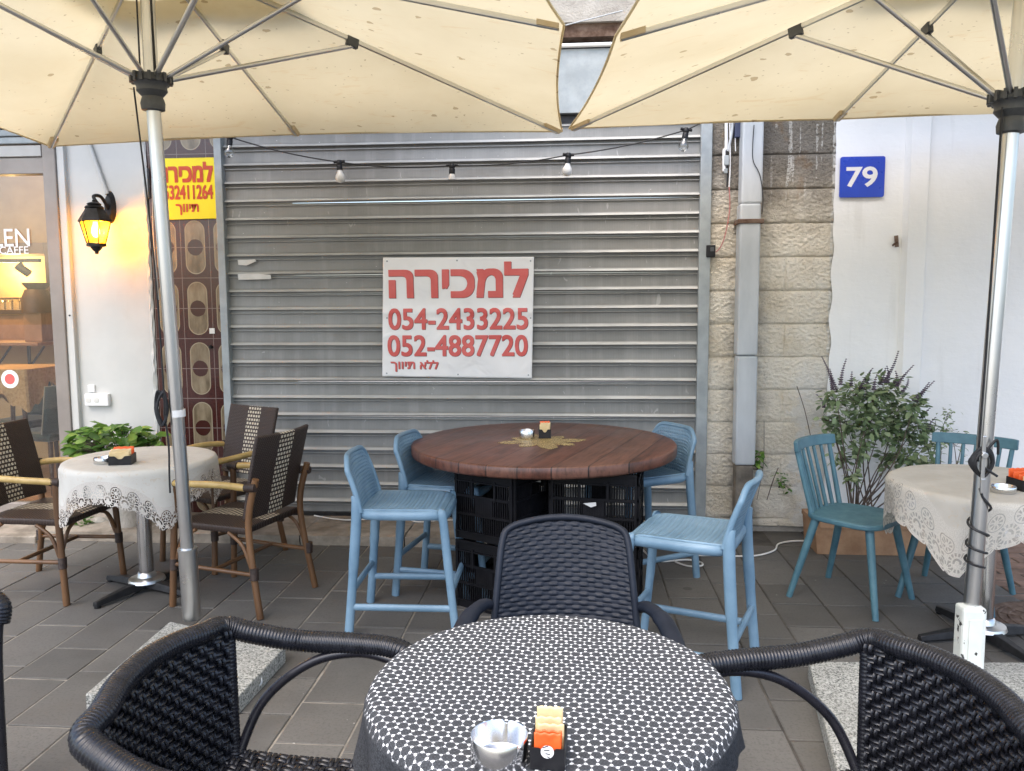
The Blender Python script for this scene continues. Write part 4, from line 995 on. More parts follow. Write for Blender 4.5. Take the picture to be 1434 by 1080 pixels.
m = MB(); m.tube([zc2+V3((-.012, -.02, .03)), zc2+V3((-.012, -.035, .03))], .012, 12); m.box(tuple(zc2+V3((-.008, -.018, -.085))), (.016, .01, .055)); m.box(tuple(zc2+V3((-.010, -.018, .0))), (.014, .006, .20)); m.build('cleat', MT['alu'], UR, smooth=False, bevel=.002)
# granite bases
def gslab(lab, poly, h):
    t = tag(MB().prism([(p.x, p.y) for p in poly], 0.001, h).build('granite_base', MT['granite'], smooth=False, bevel=.006), lab, 'base slab', 'granite parasol bases'); return t
gs = gslab('rough granite slab under the left parasol pole', [on(119, 972, .07), on(333, 976, .07), on(400, 905, .07), on(238, 870, .07)], .07)
m = MB()
for px, py in ((374, 921), (362, 946)):
    q = on(px, py+8, .035); m.tube(spl([q+V3((0, .02, .01)), q+V3((.012, .0, .012)), q+V3((.014, -.01, -.006)), q+V3((.0, -.02, -.012))], 5), .004, 6)
m.build('lifting_hook', MT['greymetal'], gs)
gslab('pale granite slab under the chipped white parasol socket', [on(1180, 1110, .07), on(1460, 1110, .07)+V3((.12, 0, 0)), on(1440, 925, .07)+V3((.25, 0, 0)), on(1132, 926, .07)], .07)
# ------------------------------------------------------------------ table tops, cloths, small table things
def crossbase(t, h, colr=.036, rz=0):
    """pedestal: steel column on a black four-armed foot"""
    m = MB(); m.tube([(0, 0, .05), (0, 0, h)], colr, 24); m.build('column', MT['chrome'], t)
    m = MB(); m.lathe([(colr+.055, .052), (colr+.05, .066), (colr+.012, .074), (colr+.006, .095), (colr, .10)], 24); m.build('collar', MT['alu'], t)
    for k in range(4):
        a_ = rz+k*PI/2; d = V3((math.cos(a_), math.sin(a_), 0)); s = d.cross(V3((0, 0, 1))); m = MB(); vs = []
        for r_, w, z0, z1 in ((.02, .034, .022, .06), (.12, .028, .02, .055), (.25, .02, .014, .040), (.30, .016, .0105, .034)):
            for sx, z in ((-1, z0), (1, z0), (.7, z1), (-.7, z1)): vs.append(d*r_+s*(w*sx)+V3((0, 0, z)))
        fs = [(0, 1, 2, 3), (12, 13, 14, 15)]
        for i in range(3):
            for j in range(4): fs.append((i*4+j, i*4+(j+1) % 4, i*4+4+(j+1) % 4, i*4+4+j))
        m.add(vs, fs); m.tube([d*.285, d*.285+V3((0, 0, .018))], .016, 10); m.build('foot', MT['iron'], t, bevel=.003)
def roundtable(name, lab, c, r, h, group, rz, under='darkwood'):
    t = thing(name, lab, 'table', (c[0], c[1], 0), 0, group); crossbase(t, h-.03, rz=rz)
    MB().lathe([(0, h-.034), (r-.016, h-.034), (r-.009, h-.028), (r-.009, h-.014), (r-.018, h-.006), (0, h-.004)], 64).build('tabletop', MT[under], t); return t
def cloth(lab, c, r, h, half, ang, mat, wav=.012, nf=13, rnd=.75, seed=0, uvmode='hem', rim=.016, flare=.0, group=None, name='tablecloth'):
    """square cloth of half-width `half`, turned by ang, over a round top; its drape falls in folds"""
    NU, NT_, ND = 220, 14, 22; m = MB(); rr = random.Random(seed); ph = [rr.uniform(0, 6.28) for _ in range(6)]
    def dl(a_):
        q = a_-ang; sq = half/max(abs(math.cos(q)), abs(math.sin(q))); sq = half+(min(sq, half*1.33)-half)*rnd
        return sq-r
    def rad(a_, t, L):
        w = (math.sin(nf*a_+ph[0])*.6+math.sin((nf-4)*a_+ph[1])*.5+math.sin(4*(a_-ang)+PI)*-.5)
        return r+.004+flare*t+wav*w*t**1.2*(.5+L*3)
    cum = [0]
    for i in range(NU): a_ = 2*PI*i/NU; cum.append(cum[-1]+(r+.4*dl(a_))*2*PI/NU)
    def P(i, j):
        a_ = 2*PI*i/NU; ca, sa = math.cos(a_), math.sin(a_)
        if j <= NT_:
            t = j/NT_; rr_ = (r-rim)*t
            return V3((rr_*ca, rr_*sa, h+.0025+.0006*noise.noise(V3((rr_*ca*9, rr_*sa*9, seed)))))
        L = dl(a_); s = (j-NT_)/ND*L; arc = rim*PI/2
        if s < arc:
            b = s/rim; return V3(((r-rim+rim*math.sin(b))*ca, (r-rim+rim*math.sin(b))*sa, h+.0025-rim+rim*math.cos(b)))
        t = (s-arc)/max(L-arc, 1e-4); R_ = rad(a_, t, L); return V3((R_*ca, R_*sa, h+.0025-rim-(s-arc)*(1-.06*t)))
    vs = []; 
    for j in range(NT_+ND+1):
        for i in range(NU+1): vs.append(P(i % NU, j))
    fs = []; uvs = []
    def UV(i, j):
        a_ = 2*PI*i/NU
        if uvmode == 'plan':
            if j <= NT_: rr_ = (r-rim)*j/NT_
            else: rr_ = r-rim+(j-NT_)/ND*dl(a_)
            return (rr_*math.cos(a_), rr_*math.sin(a_))
        L = dl(a_); v = L*(1-(j-NT_)/ND) if j > NT_ else L+(r-rim)*(1-j/NT_)
        return (cum[i], v)
    for j in range(NT_+ND):
        for i in range(NU):
            if j == 0: fs.append((i, (NU+1)+i+1, (NU+1)+i)[::-1] if False else (0*(NU+1)+i, (NU+1)+i, (NU+1)+i+1)); uvs.append([UV(i, 0), UV(i, 1), UV(i+1, 1)])
            else: a = j*(NU+1)+i; fs.append((a, a+(NU+1), a+NU+2, a+1)); uvs.append([UV(i, j), UV(i, j+1), UV(i+1, j+1), UV(i+1, j)])
    m.add(vs, fs, uvs); o = m.build(name, mat, None, weld=.00005, ang=80)
    if uvmode == 'plan':
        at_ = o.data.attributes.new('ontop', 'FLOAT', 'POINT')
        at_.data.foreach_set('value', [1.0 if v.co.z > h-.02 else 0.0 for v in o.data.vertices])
    o.location = (c[0], c[1], 0); return tag(o, lab, 'tablecloth', group)
def ashtray(lab, c, z, r, h, rz=0, notch=3):
    t = thing('ashtray', lab, 'ashtray', (c[0], c[1], z), rz, 'metal ashtrays'); n = 72; m = MB()
    def f(u, v):
        a_ = u*2*PI; k = 0
        for q in range(notch): k = max(k, math.exp(-(((a_-q*2*PI/notch-.9+PI) % (2*PI)-PI)/.09)**4))
        top = h-k*h*.13
        pr = [(0, .0005), (r*.96, .0005), (r, .003), (r, top-.001), (r-.0008, top), (r-.0016, top-.001), (r-.002, .006), (r*.9, .003), (0, .003)]
        i = min(8, int(round(v*8))); return (pr[i][0]*math.cos(a_), pr[i][0]*math.sin(a_), pr[i][1])
    m.surf(f, n, 8); m.build('bowl', MT['chrome'], t, weld=.00005, ang=50); return t
def caddy(lab, c, z, w, d, h, rz, sachets, labelled=False):
    t = thing('sachet_box', lab, 'sachet box', (c[0], c[1], z), rz, 'black sachet boxes'); m = MB(); th_ = .0025
    m.bx(-w/2, w/2, -d/2, d/2, .0005, .003); m.bx(-w/2, -w/2+th_, -d/2, d/2, .003, h); m.bx(w/2-th_, w/2, -d/2, d/2, .003, h); m.bx(-w/2+th_, w/2-th_, d/2-th_, d/2, .003, h)
    n = 18; vs = []                                                  # front panel with the dip for the thumb
    for i in range(n+1):
        x = -w/2+th_+(w-2*th_)*i/n; hh = h*(.92-.30*math.exp(-((x)/(w*.17))**4)); vs += [(x, -d/2, .003), (x, -d/2, hh), (x, -d/2+th_, hh), (x, -d/2+th_, .003)]
    fs = []
    for i in range(n):
        for k in range(4): fs.append((i*4+k, i*4+(k+1) % 4, i*4+4+(k+1) % 4, i*4+4+k))
    m.add(vs, fs); m.build('tray', MT['black'], t, smooth=False)
    rr = random.Random(int(w*1e5))
    for k, mt in enumerate(sachets):
        y = -d/2+.006+(d-.014)*k/max(1, len(sachets)-1); hh = h*(1.28+.42*k/len(sachets))+rr.uniform(-.004, .004); x0 = rr.uniform(-.003, .003); lean = .10
        def f(u, v): return (x0+(u-.5)*(w-.012), y+(v*hh)*lean*(.5)+.0018*math.sin(u*PI)*math.sin(v*PI)+.0012*noise.noise(V3((u*5, v*5, k))), .004+v*hh+.0012*math.sin(u*20+k))
        m = MB(); m.surf(f, 14, 14); m.build('sachet', MT[mt], t, solid=.0016)
    if labelled:
        m = MB(); m.tube([(0, -d/2-.0002, h*.80), (0, -d/2-.0014, h*.80)], w*.19, 24); lb = m.build('round_label', MT['white'], t)
        m = MB()
        for k in range(4): m.box((-.003+.002*k, -d/2-.0016, h*.80+.009-.006*k), (.010-.001*k, .0006, .0016), Matrix.Rotation(.3*k-.4, 3, 'Y'))
        m.build('print', MT['darkplastic'], lb, smooth=False)
    return t

# front table
FT = (-.048, 1.535); FR, FH = .362, .70
roundtable('round_table', 'round pedestal table in front under black crochet cloth', FT, FR, FH, 'round pedestal tables', R(45))
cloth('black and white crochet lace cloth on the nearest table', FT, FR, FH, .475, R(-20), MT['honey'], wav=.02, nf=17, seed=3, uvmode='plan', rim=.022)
p = on(700, 1062, FH+.004); ashtray('big polished ashtray on the black crochet cloth', (p.x, p.y-.005), FH+.0035, .0475, .046, 2.6)
p = on(770, 1062, FH+.004); caddy('black sachet box with orange sachets and round label on crochet cloth', (p.x-.001, p.y+.002), FH+.0035, .056, .074, .040, R(-3), ['orange', 'orange', 'cream', 'cream', 'cream'], True)

# left table
LT = (-2.20, 3.86); LR, LH = .364, .69
roundtable('round_table', 'round pedestal table between three brown wicker chairs', LT, LR, LH, 'round pedestal tables', R(-112))
cloth('white tablecloth with medallion lace hem on the left table', LT, LR, LH, .54, R(-90), MT['lace1'], wav=.012, nf=11, seed=5, rnd=.85)
p = on(141, 651, LH); ashtray('small shiny ashtray on the left white lace cloth', (p.x, p.y+.02), LH+.0035, .042, .030, .4)
p = on(167, 652, LH); caddy('black sachet box on the left white lace cloth', (p.x, p.y+.03), LH+.0035, .105, .085, .048, R(14), ['cream', 'cream', 'orange', 'orange'])
# right table
RT = (1.775, 3.50); RR, RH = .407, .69
roundtable('round_table', 'round pedestal table beside the teal spindle chairs', RT, RR, RH, 'round pedestal tables', R(12))
cloth('ivory lace tablecloth on the right table by the white wall', RT, RR, RH, .572, R(-178), MT['lace2'], wav=.016, nf=9, seed=9, rnd=.95)
p = on(1409, 692, RH); ashtray('low metal ashtray on the ivory lace cloth', (p.x, p.y+.02), RH+.0035, .046, .026, 1.0)
p = on(1440, 690, RH); caddy('black sachet box on the ivory lace cloth at frame edge', (p.x+.01, p.y+.05), RH+.0035, .085, .10, .045, R(10), ['cream', 'orange', 'orange', 'orange'])

# ------------------------------------------------------------------ bar table on crates
BT = (-.160, 4.145); BR, BH = .688, .745
bt = thing('bar_tabletop', 'big round reddish plank tabletop resting on black crates', 'table top', (BT[0], BT[1], 0), 0)
m = MB(); m.lathe([(0, BH-.058), (BR-.012, BH-.058), (BR-.003, BH-.052), (BR, BH-.045), (BR, BH-.008), (BR-.004, BH-.002), (BR-.012, BH), (0, BH)], 128); m.build('tabletop', MT['bar'], bt, ang=50)
def crate_mesh(Lx=.40, Ly=.33, H=.335):
    m = MB(); t_ = .006
    def wall(T, L):
        def bx(x0, x1, z0, z1, d=t_): 
            m.T = T; m.box(((x0+x1)/2, -d/2, (z0+z1)/2), (x1-x0, d, z1-z0)); m.T = None
        for x in (-L/2, L/2): bx(x-.012 if x > 0 else x, x+.012 if x < 0 else x, 0, H, .012)
        bx(-L/2, L/2, 0, .035); bx(-L/2, L/2, H-.05, H); bx(-L/2, L/2, H-.012, H, .014); bx(-L/2, L/2, H-.055, H-.048, .014); bx(-L/2, L/2, .033, .040, .014)
        bx(-L/2, L/2, .118, .130, .010); bx(-L/2, L/2, .205, .217, .010)
        n = int(L/.0125); 
        for i in range(n):
            x = -L/2+(i+.5)*L/n
            if abs(x) < .055 and True:
                bx(x-.006, x+.0063, .13, .205)                                # solid middle panel
            bx(x-.0027, x+.0027, .035, .118); 
            if abs(x) >= .055: bx(x-.0027, x+.0027, .13, .205)
            if abs(x) > .060: bx(x-.0027, x+.0027, .217, H-.05)                # handle hole in the middle
        for x in (-.066, .066): bx(x-.006, x+.006, .20, H-.04, .012)
    for T, L in ((Matrix.Translation((0, -Ly/2, 0)), Lx), (Matrix.Translation((0, Ly/2, 0)) @ Matrix.Rotation(PI, 4, 'Z'), Lx), (Matrix.Translation((Lx/2, 0, 0)) @ Matrix.Rotation(PI/2, 4, 'Z'), Ly), (Matrix.Translation((-Lx/2, 0, 0)) @ Matrix.Rotation(-PI/2, 4, 'Z'), Ly)):
        wall(T.copy() if hasattr(T, 'copy') else T, L)
    nb = 16
    for i in range(nb): m.box((-Lx/2+(i+.5)*Lx/nb, 0, .006), (.010, Ly-.01, .008))
    for i in range(9): m.box((0, -Ly/2+(i+.5)*Ly/9, .0035), (Lx-.01, .010, .005))
    return m
cm = crate_mesh(); cob = None
CR = [(-.319, 3.836, R(60), 'left', 0), (-.319, 3.836, R(60), 'left', 1), (.115, 3.83, R(-8), 'right', 0), (.115, 3.83, R(-8), 'right', 1)]
labs = ['bottom black slotted crate of the left stack under the bar top', 'top black slotted crate of the left stack under the bar top', 'bottom black slotted crate of the right stack behind the navy chair', 'top black slotted crate of the right stack under the bar top']
for (x, y, rz, w, k), lb in zip(CR, labs):
    if cob is None: cob = cm.build('plastic_crate', MT['crate'], smooth=False); o = cob
    else: o = cob.copy(); COL.objects.link(o)
    o.location = (x, y, .001+.342*k); o.rotation_euler = (0, 0, rz); tag(o, lb, 'crate', 'black crates holding the bar top')
p = at(826, 708, 3.62); q = MB(); 
tag(plate([(p.x-.03, p.z+.006), (p.x+.005, p.z-.012), (p.x+.03, p.z-.004), (p.x+.028, p.z+.012), (p.x+.002, p.z+.010)], 3.632, 3.633).build('paper_scrap', MT['paper'], smooth=False), 'torn white label scrap on the right top crate', 'sticker')
# gold leaf mat, ashtray, sachets
mt_ = (-.165, 4.13)
def petal_mat():
    P = []; n = 8
    for i in range(n):
        a_ = 2*PI*(i+.3)/n; rr_ = .235 if i % 2 == 0 else .20
        for da, f_ in ((-.36, .55), (-.22, .82), (0, 1.0), (.22, .82), (.36, .55)): P.append((mt_[0]+rr_*f_*math.cos(a_+da), mt_[1]+rr_*f_*math.sin(a_+da)*1.0))
    return MB().prism(P, BH+.0008, BH+.003)
tag(petal_mat().build('place_mat', MT['gold'], smooth=False), 'gold filigree leaf shaped mat on the bar top', 'mat')
p = on(738, 614, BH+.003); ashtray('round steel ashtray on the gold mat', (p.x, p.y), BH+.0035, .040, .045, 0)
p = on(763, 613, BH+.003); caddy('small black sachet box on the gold mat', (p.x, p.y), BH+.0035, .065, .06, .052, R(2), ['cream', 'cream', 'orange'], False)

# ------------------------------------------------------------------ blue bar stools
def stool():
    t = thing('bar_stool', '', 'stool', (0, 0, 0), 0, 'light blue plastic bar stools'); SH, W, D = .56, .185, .185
    nu, nv = 45, 41; bk = lambda i, j: (j % 2 == 1 and (i+((j//2) % 2)) % 2 == 1 and 2 < i < nu-3 and 2 < j < nv-3)
    def wp(t, n): k = t*n; m_ = math.floor(k/2+1e-6)*2; return min(1, (m_+min(1, k-m_)*.72+max(0, k-m_-1)*1.28)/n)
    def seat(u, v):
        u = wp(u, nu); v = wp(v, nv); x = (u-.5)*2; y = (v-.5)*2; z = SH-.010*(1-x*x)*(1-.3*y*y)-.012*max(0, y-.75)*4
        cr = .93 if False else 1; return (x*W*(1-.04*max(0, y)), y*D, z)
    m = MB(); m.surf(seat, nu, nv, skip=bk); s_ = m.build('seat', MT['blue'], t, solid=.010, off=1)
    rm_ = []
    for k in range(48):
        a_ = 2*PI*k/48; e = .35; cx = math.copysign(abs(math.cos(a_))**e, math.cos(a_)); cy = math.copysign(abs(math.sin(a_))**e, math.sin(a_))
        rm_.append((cx*(W+.006)*(1-.04*max(0, cy)), cy*(D+.006), SH-.016-.012*max(0, cy-.75)*4))
    m = MB(); m.tube(rm_, .018, 10, closed=True, flat=1.2); m.build('seat_rim', MT['blue'], t)
    # backrest: curved perforated shell that rises from the rear edge
    def back(u, v, w_=True):
        if w_: u = wp(u, nu)
        x = (u-.5)*2; lean = .055*v+.02*v*v; sd = .0+.045*(x*x)*(.4+.6*v)
        top = .235-.055*max(0, abs(x)-.62)**2/.145*1.0
        return (x*(W+.004-.012*v), -D-.006-lean+sd*.7, SH-.005+top*v)
    nb = 31; bk2 = lambda i, j: (j % 2 == 1 and (i+((j//2) % 2)) % 2 == 1 and 2 < i < nu-3 and j < nb-3)
    m = MB(); m.surf(back, nu, nb, skip=bk2); m.build('backrest', MT['blue'], t, solid=.010)
    ed = [back(0, k/10, False) for k in range(10)]+[back(k/16, 1, False) for k in range(17)]+[back(1, 1-k/10, False) for k in range(1, 11)]
    m = MB(); m.tube(spl(ed, 2), .0125, 10, flat=1.0); m.build('back_rim', MT['blue'], t)
    # legs: oval section, splayed
    for sx in (-1, 1):
        m = MB(); m.tube(spl([(sx*(W-.006), D-.012, SH-.006), (sx*(W+.002), D+.0, SH-.04), (sx*(W+.018), D+.028, .25), (sx*(W+.028), D+.055, .0015)], 6), [.019]*6+[.018]*6+[.0165]*7, 12, flat=1.15); m.build('leg', MT['blue'], t)
        m = MB(); m.tube(spl([(sx*(W+.000), -D-.024, SH+.07), (sx*(W+.003), -D-.012, SH-.01), (sx*(W+.016), -D-.030, .28), (sx*(W+.022), -D-.055, .0015)], 6), [.009, .011, .013, .015, .017, .019]+[.020]*6+[.0175]*7, 12, flat=1.15); m.build('leg', MT['blue'], t)
        m = MB(); m.tube([(sx*(W+.022), D+.042, .135), (sx*(W+.019), -D-.046, .135)], .0125, 10, flat=1.25); m.build('stretcher', MT['blue'], t)
    m = MB(); m.tube([(-W-.018, D+.034, .205), (W+.018, D+.034, .205)], .0125, 10, flat=1.25); m.build('footrest', MT['blue'], t)
    m = MB(); m.tube([(-W-.018, -D-.038, .205), (W+.018, -D-.038, .205)], .0125, 10, flat=1.25); m.build('stretcher', MT['blue'], t)
    return t
s0 = stool(); s0.location = (-.755, 3.555, 0); s0.rotation_euler = (0, 0, face(1, 0.02)); s0['label'] = 'light blue bar stool nearest the left wicker chairs, standing fully in view'
dup(s0, (-.625, 4.02, 0), face(.985, -.17), 'light blue bar stool behind the fully visible left stool')
dup(s0, (.455, 3.165, 0), face(-.93, .365), 'light blue bar stool beside the navy chair, its back to the stone pillar')
dup(s0, (.345, 4.28, 0), face(-.86, -.51), 'light blue bar stool half hidden behind the bar top by the shutter rail')

# ------------------------------------------------------------------ navy resin armchair
nv_ = thing('resin_armchair', 'dark navy resin armchair with woven look backrest between both tables', 'chair', (-.02, 2.03, 0), face(.02, -1))
def nback(u, v):
    x = (u-.5)*2; w = .205+.0*v+(-.022)*(v); z = .40+.418*v; sh = .02*(v**6)*x*x
    y = -.20-.095*v-.035*v*v+.035*x*x; return V3((x*(w+.012*(1-v)), y, z-sh-.010*x*x*v))
rows, cols = 33, 9
def nweave(u, v):
    p = nback(u, v); r_ = v*rows; k = math.floor(r_); fr = r_-k; prof = abs(math.sin(fr*PI))**.6
    c_ = u*cols+.5*(k % 2)
    h = prof*(.0030+.0018*math.tanh(3*math.sin(c_*2*PI))); return (p.x, p.y+h, p.z)
def nedge(u, v): return nback(.04+.92*u, .02+.94*v)
m = MB(); m.surf(lambda u, v: nweave(.025+.95*u, .02+.955*v), 108, rows*7); m.build('backrest', MT['navy'], nv_, ang=60)
m = MB(); m.surf(lambda u, v: (nback(.03+.94*u, .02+.94*v)+V3((0, -.007, 0))), 20, 20); m.build('back_shell', MT['navy'], nv_, solid=.006)
ed = [nback(0, k/12) for k in range(11)]+[nback(.012, .955), nback(.05, .99)]+[nback(.05+.9*k/16, 1.0) for k in range(1, 16)]+[nback(.95, .99), nback(.988, .955)]+[nback(1, (10-k)/12) for k in range(11)]
m = MB(); m.tube(spl(ed, 3), .0105, 10); m.build('back_frame', MT['navy'], nv_)
m = MB(); m.surf(lambda u, v: ((u-.5)*.43, -.21+.43*v, .405-.012*math.sin(u*PI)+.004*abs(math.sin(v*28*PI))), 24, 112); m.build('seat', MT['navy'], nv_, solid=.02)
for sx in (-1, 1):
    m = MB(); m.tube(spl([(sx*.205, -.245, .565), (sx*.235, -.20, .592), (sx*.272, -.10, .585), (sx*.295, .03, .535), (sx*.290, .12, .455), (sx*.262, .175, .37)], 8), [.016]*4+[.022]*10+[.026]*20+[.02]*7, 14, flat=.75, up=(0, 0, 1)); m.build('armrest', MT['navy'], nv_)
    m = MB(); m.tube([(sx*.262, .175, .40), (sx*.27, .21, .0015)], [.024, .017], 12); m.build('leg', MT['navy'], nv_)
    m = MB(); m.tube([(sx*.215, -.205, .42), (sx*.24, -.25, .0015)], [.024, .017], 12); m.build('leg', MT['navy'], nv_)
# ------------------------------------------------------------------ black woven armchairs in front
wr = random.Random(77)
def weave(m, S, nu, nv, amp, wu, wv, two=2):
    """strands over and under each other across the surface S(u, v)"""
    def N(u, v):
        e = 1e-3; a = S(min(1, u+e), v)-S(max(0, u-e), v); b = S(u, min(1, v+e))-S(u, max(0, v-e)); n = a.cross(b); return n.normalized() if n.length > 0 else V3((0, 1, 0))
    P = [[S(i/nu, j/nv) for i in range(nu+1)] for j in range(nv+1)]
    Q = [[N(i/nu, j/nv) for i in range(nu+1)] for j in range(nv+1)]
    def strand(pts, sides, w, hs, nrm):
        vs = []; fs = []; n = len(pts); w = w*(1+wr.uniform(-.13, .08)); ka = 1+wr.uniform(-.25, .25); sh = wr.uniform(-.0009, .0009)
        pts = [p+s_*(sh+.0006*noise.noise(p*40)) for p, s_ in zip(pts, sides)]
        hs = [h*ka for h in hs]
        for i in range(n):
            for k, (o, dz) in enumerate(((-1, -.35), (-.6, .25), (0, .45), (.6, .25), (1, -.35))): vs.append(pts[i]+sides[i]*(w*o)+nrm[i]*(hs[i]+dz*w*.55))
        for i in range(n-1):
            for k in range(4): fs.append((i*5+k, i*5+k+1, i*5+6+k, i*5+5+k))
        m.add(vs, fs)
    for j in range(nv):                                             # along u
        pts = []; sd = []; hs = []; nn = []
        for i in range(nu*2+1):
            u = i/(nu*2); v = (j+.5)/nv; a, b = P[j], P[j+1]; i0 = min(i//2, nu); 
            p = S(u, v); pts.append(p); sd.append((b[i0]-a[i0]).normalized()); nn.append(Q[j][i0]); hs.append(amp*1.15*math.sin(i/2*PI/two)*(1 if (j//2) % 2 == 0 else -1))
        strand(pts, sd, wv, hs, nn)
    for i in range(nu):                                             # along v
        pts = []; sd = []; hs = []; nn = []
        for j in range(nv*2+1):
            v = j/(nv*2); u = (i+.5)/nu; j0 = min(j//2, nv); p = S(u, v); pts.append(p); sd.append((P[j0][i+1]-P[j0][i]).normalized()); nn.append(Q[j0][i]); hs.append(-amp*1.15*math.sin(j/2*PI/two)*(1 if (i//2) % 2 == 0 else -1))
        strand(pts, sd, wu, hs, nn)
def wraptube(m, pts, r, pitch=.009, seg=14, flat=1.0, skew=.35):
    """a tube bound round and round with cane: ridges at the pitch, slightly slanting"""
    P = spl(pts, 14); L = [0]
    for a, b in zip(P, P[1:]): L.append(L[-1]+(b-a).length)
    n = int(L[-1]/pitch*4); Q = []; k = 0
    for i in range(n+1):
        s = L[-1]*i/n
        while k < len(L)-2 and L[k+1] < s: k += 1
        t = (s-L[k])/max(1e-9, L[k+1]-L[k]); Q.append(P[k]*(1-t)+P[k+1]*t)
    rr = (lambda i: (r(i/n) if callable(r) else r)*(1+.085*abs(math.sin(i/4*PI))))
    m.tube(Q, rr, seg, flat=flat)
def armchair():
    t = thing('wicker_armchair', '', 'chair', (0, 0, 0), 0, 'black woven armchairs round the front table')
    BW = .236
    def S(u, v):                                                    # outer face of the back, local +Y is the front
        x = (u-.5)*2; w = BW*(.80+.20*v**.8) ; z = .33+.368*v; y = -.205-.055*v+.060*x*x*(.5+.5*v)
        return V3((x*w, y-.0, z+(.018*(1-x*x))*v))
    m = MB(); weave(m, lambda u, v: S(1-u, v), 42, 38, .0030, .0046, .0044); weave(m, lambda u, v: S(u, v)+V3((0, .013, 0)), 42, 38, .0032, .0047, .0045); m.build('back_weave', MT['wicker'], t, ang=70)
    m = MB(); m.surf(lambda u, v: S(u, v)+V3((0, .0065, 0)), 16, 16); m.build('back_lining', MT['wickerback'], t, solid=.003)
    # seat
    def SS(u, v): return V3(((u-.5)*.43, -.20+.43*v, .405+.018*abs(2*u-1)**3-.01*math.sin(v*PI)))
    m = MB(); weave(m, SS, 34, 34, .0030, .0056, .0056); m.build('seat', MT['wicker'], t, ang=70)
    m = MB(); m.surf(lambda u, v: SS(u, v)+V3((0, 0, -.008)), 8, 8); m.build('seat_lining', MT['wickerback'], t, solid=.003)
    rail_ = []
    # one bound rail: arm tip, arm, back corner, top of the back, and round to the other arm
    top = [S(u, 1) for u in (.12, .3, .5, .7, .88)]
    half = [(.282, .235, .575), (.294, .232, .620), (.300, .185, .646), (.302, .08, .652), (.294, -.05, .656), (.272, -.15, .678), (.246, -.215, .702)]
    pts = [V3(p) for p in half]+[V3((p.x, p.y, p.z+.008)) for p in reversed(top)]+[V3((-x, y, z)) for x, y, z in reversed(half)]
    m = MB(); wraptube(m, pts, lambda s: .0245 if .33 < s < .67 else .0262, .0082, 14, .92); m.build('arm_rail', MT['wicker'], t, ang=80)
    for sx in (-1, 1):
        m = MB(); wraptube(m, [tuple(S(.5+sx*.5, v)+V3((0, .006, 0))) for v in (0, .3, .6, .95)], .0125, .009, 10); m.build('back_post', MT['wicker'], t, ang=80)
        m = MB(); m.tube(spl([(sx*.284, .20, .62), (sx*.292, .10, .635), (sx*.284, -.02, .605), (sx*.252, -.125, .52), (sx*.205, -.17, .40)], 8), .0115, 12); m.build('arm_brace', MT['tube'], t)
        m = MB(); wraptube(m, [(sx*.203, -.172, .425), (sx*.2, -.176, .375)], .019, .008, 12); m.build('binding', MT['wicker'], t)
        m = MB(); m.tube(spl([(sx*.282, .235, .59), (sx*.27, .232, .45), (sx*.255, .235, .0015)], 5), .0125, 12); m.build('leg', MT['tube'], t)
        m = MB(); m.tube(spl([(sx*.196, -.185, .42), (sx*.215, -.205, .2), (sx*.228, -.235, .0015)], 5), .0125, 12); m.build('leg', MT['tube'], t)
    m = MB(); wraptube(m, [(-.215, .23, .40), (0, .235, .395), (.215, .23, .40)], .016, .009, 12); m.build('seat_rail', MT['wicker'], t, ang=80)
    return t
a0 = armchair(); a0.location = (-.625, 1.505, 0); a0.rotation_euler = (0, 0, face(.995, -.06)); a0['label'] = 'black woven armchair at the left side of the crochet clothed table'
dup(a0, (.525, 1.495, 0), face(-.965, -.26), 'black woven armchair at the right side of the crochet clothed table')
dup(a0, (-1.852, 1.775, 0), face(.995, -.06), 'black woven armchair whose arm tip pokes in at the left photo edge')

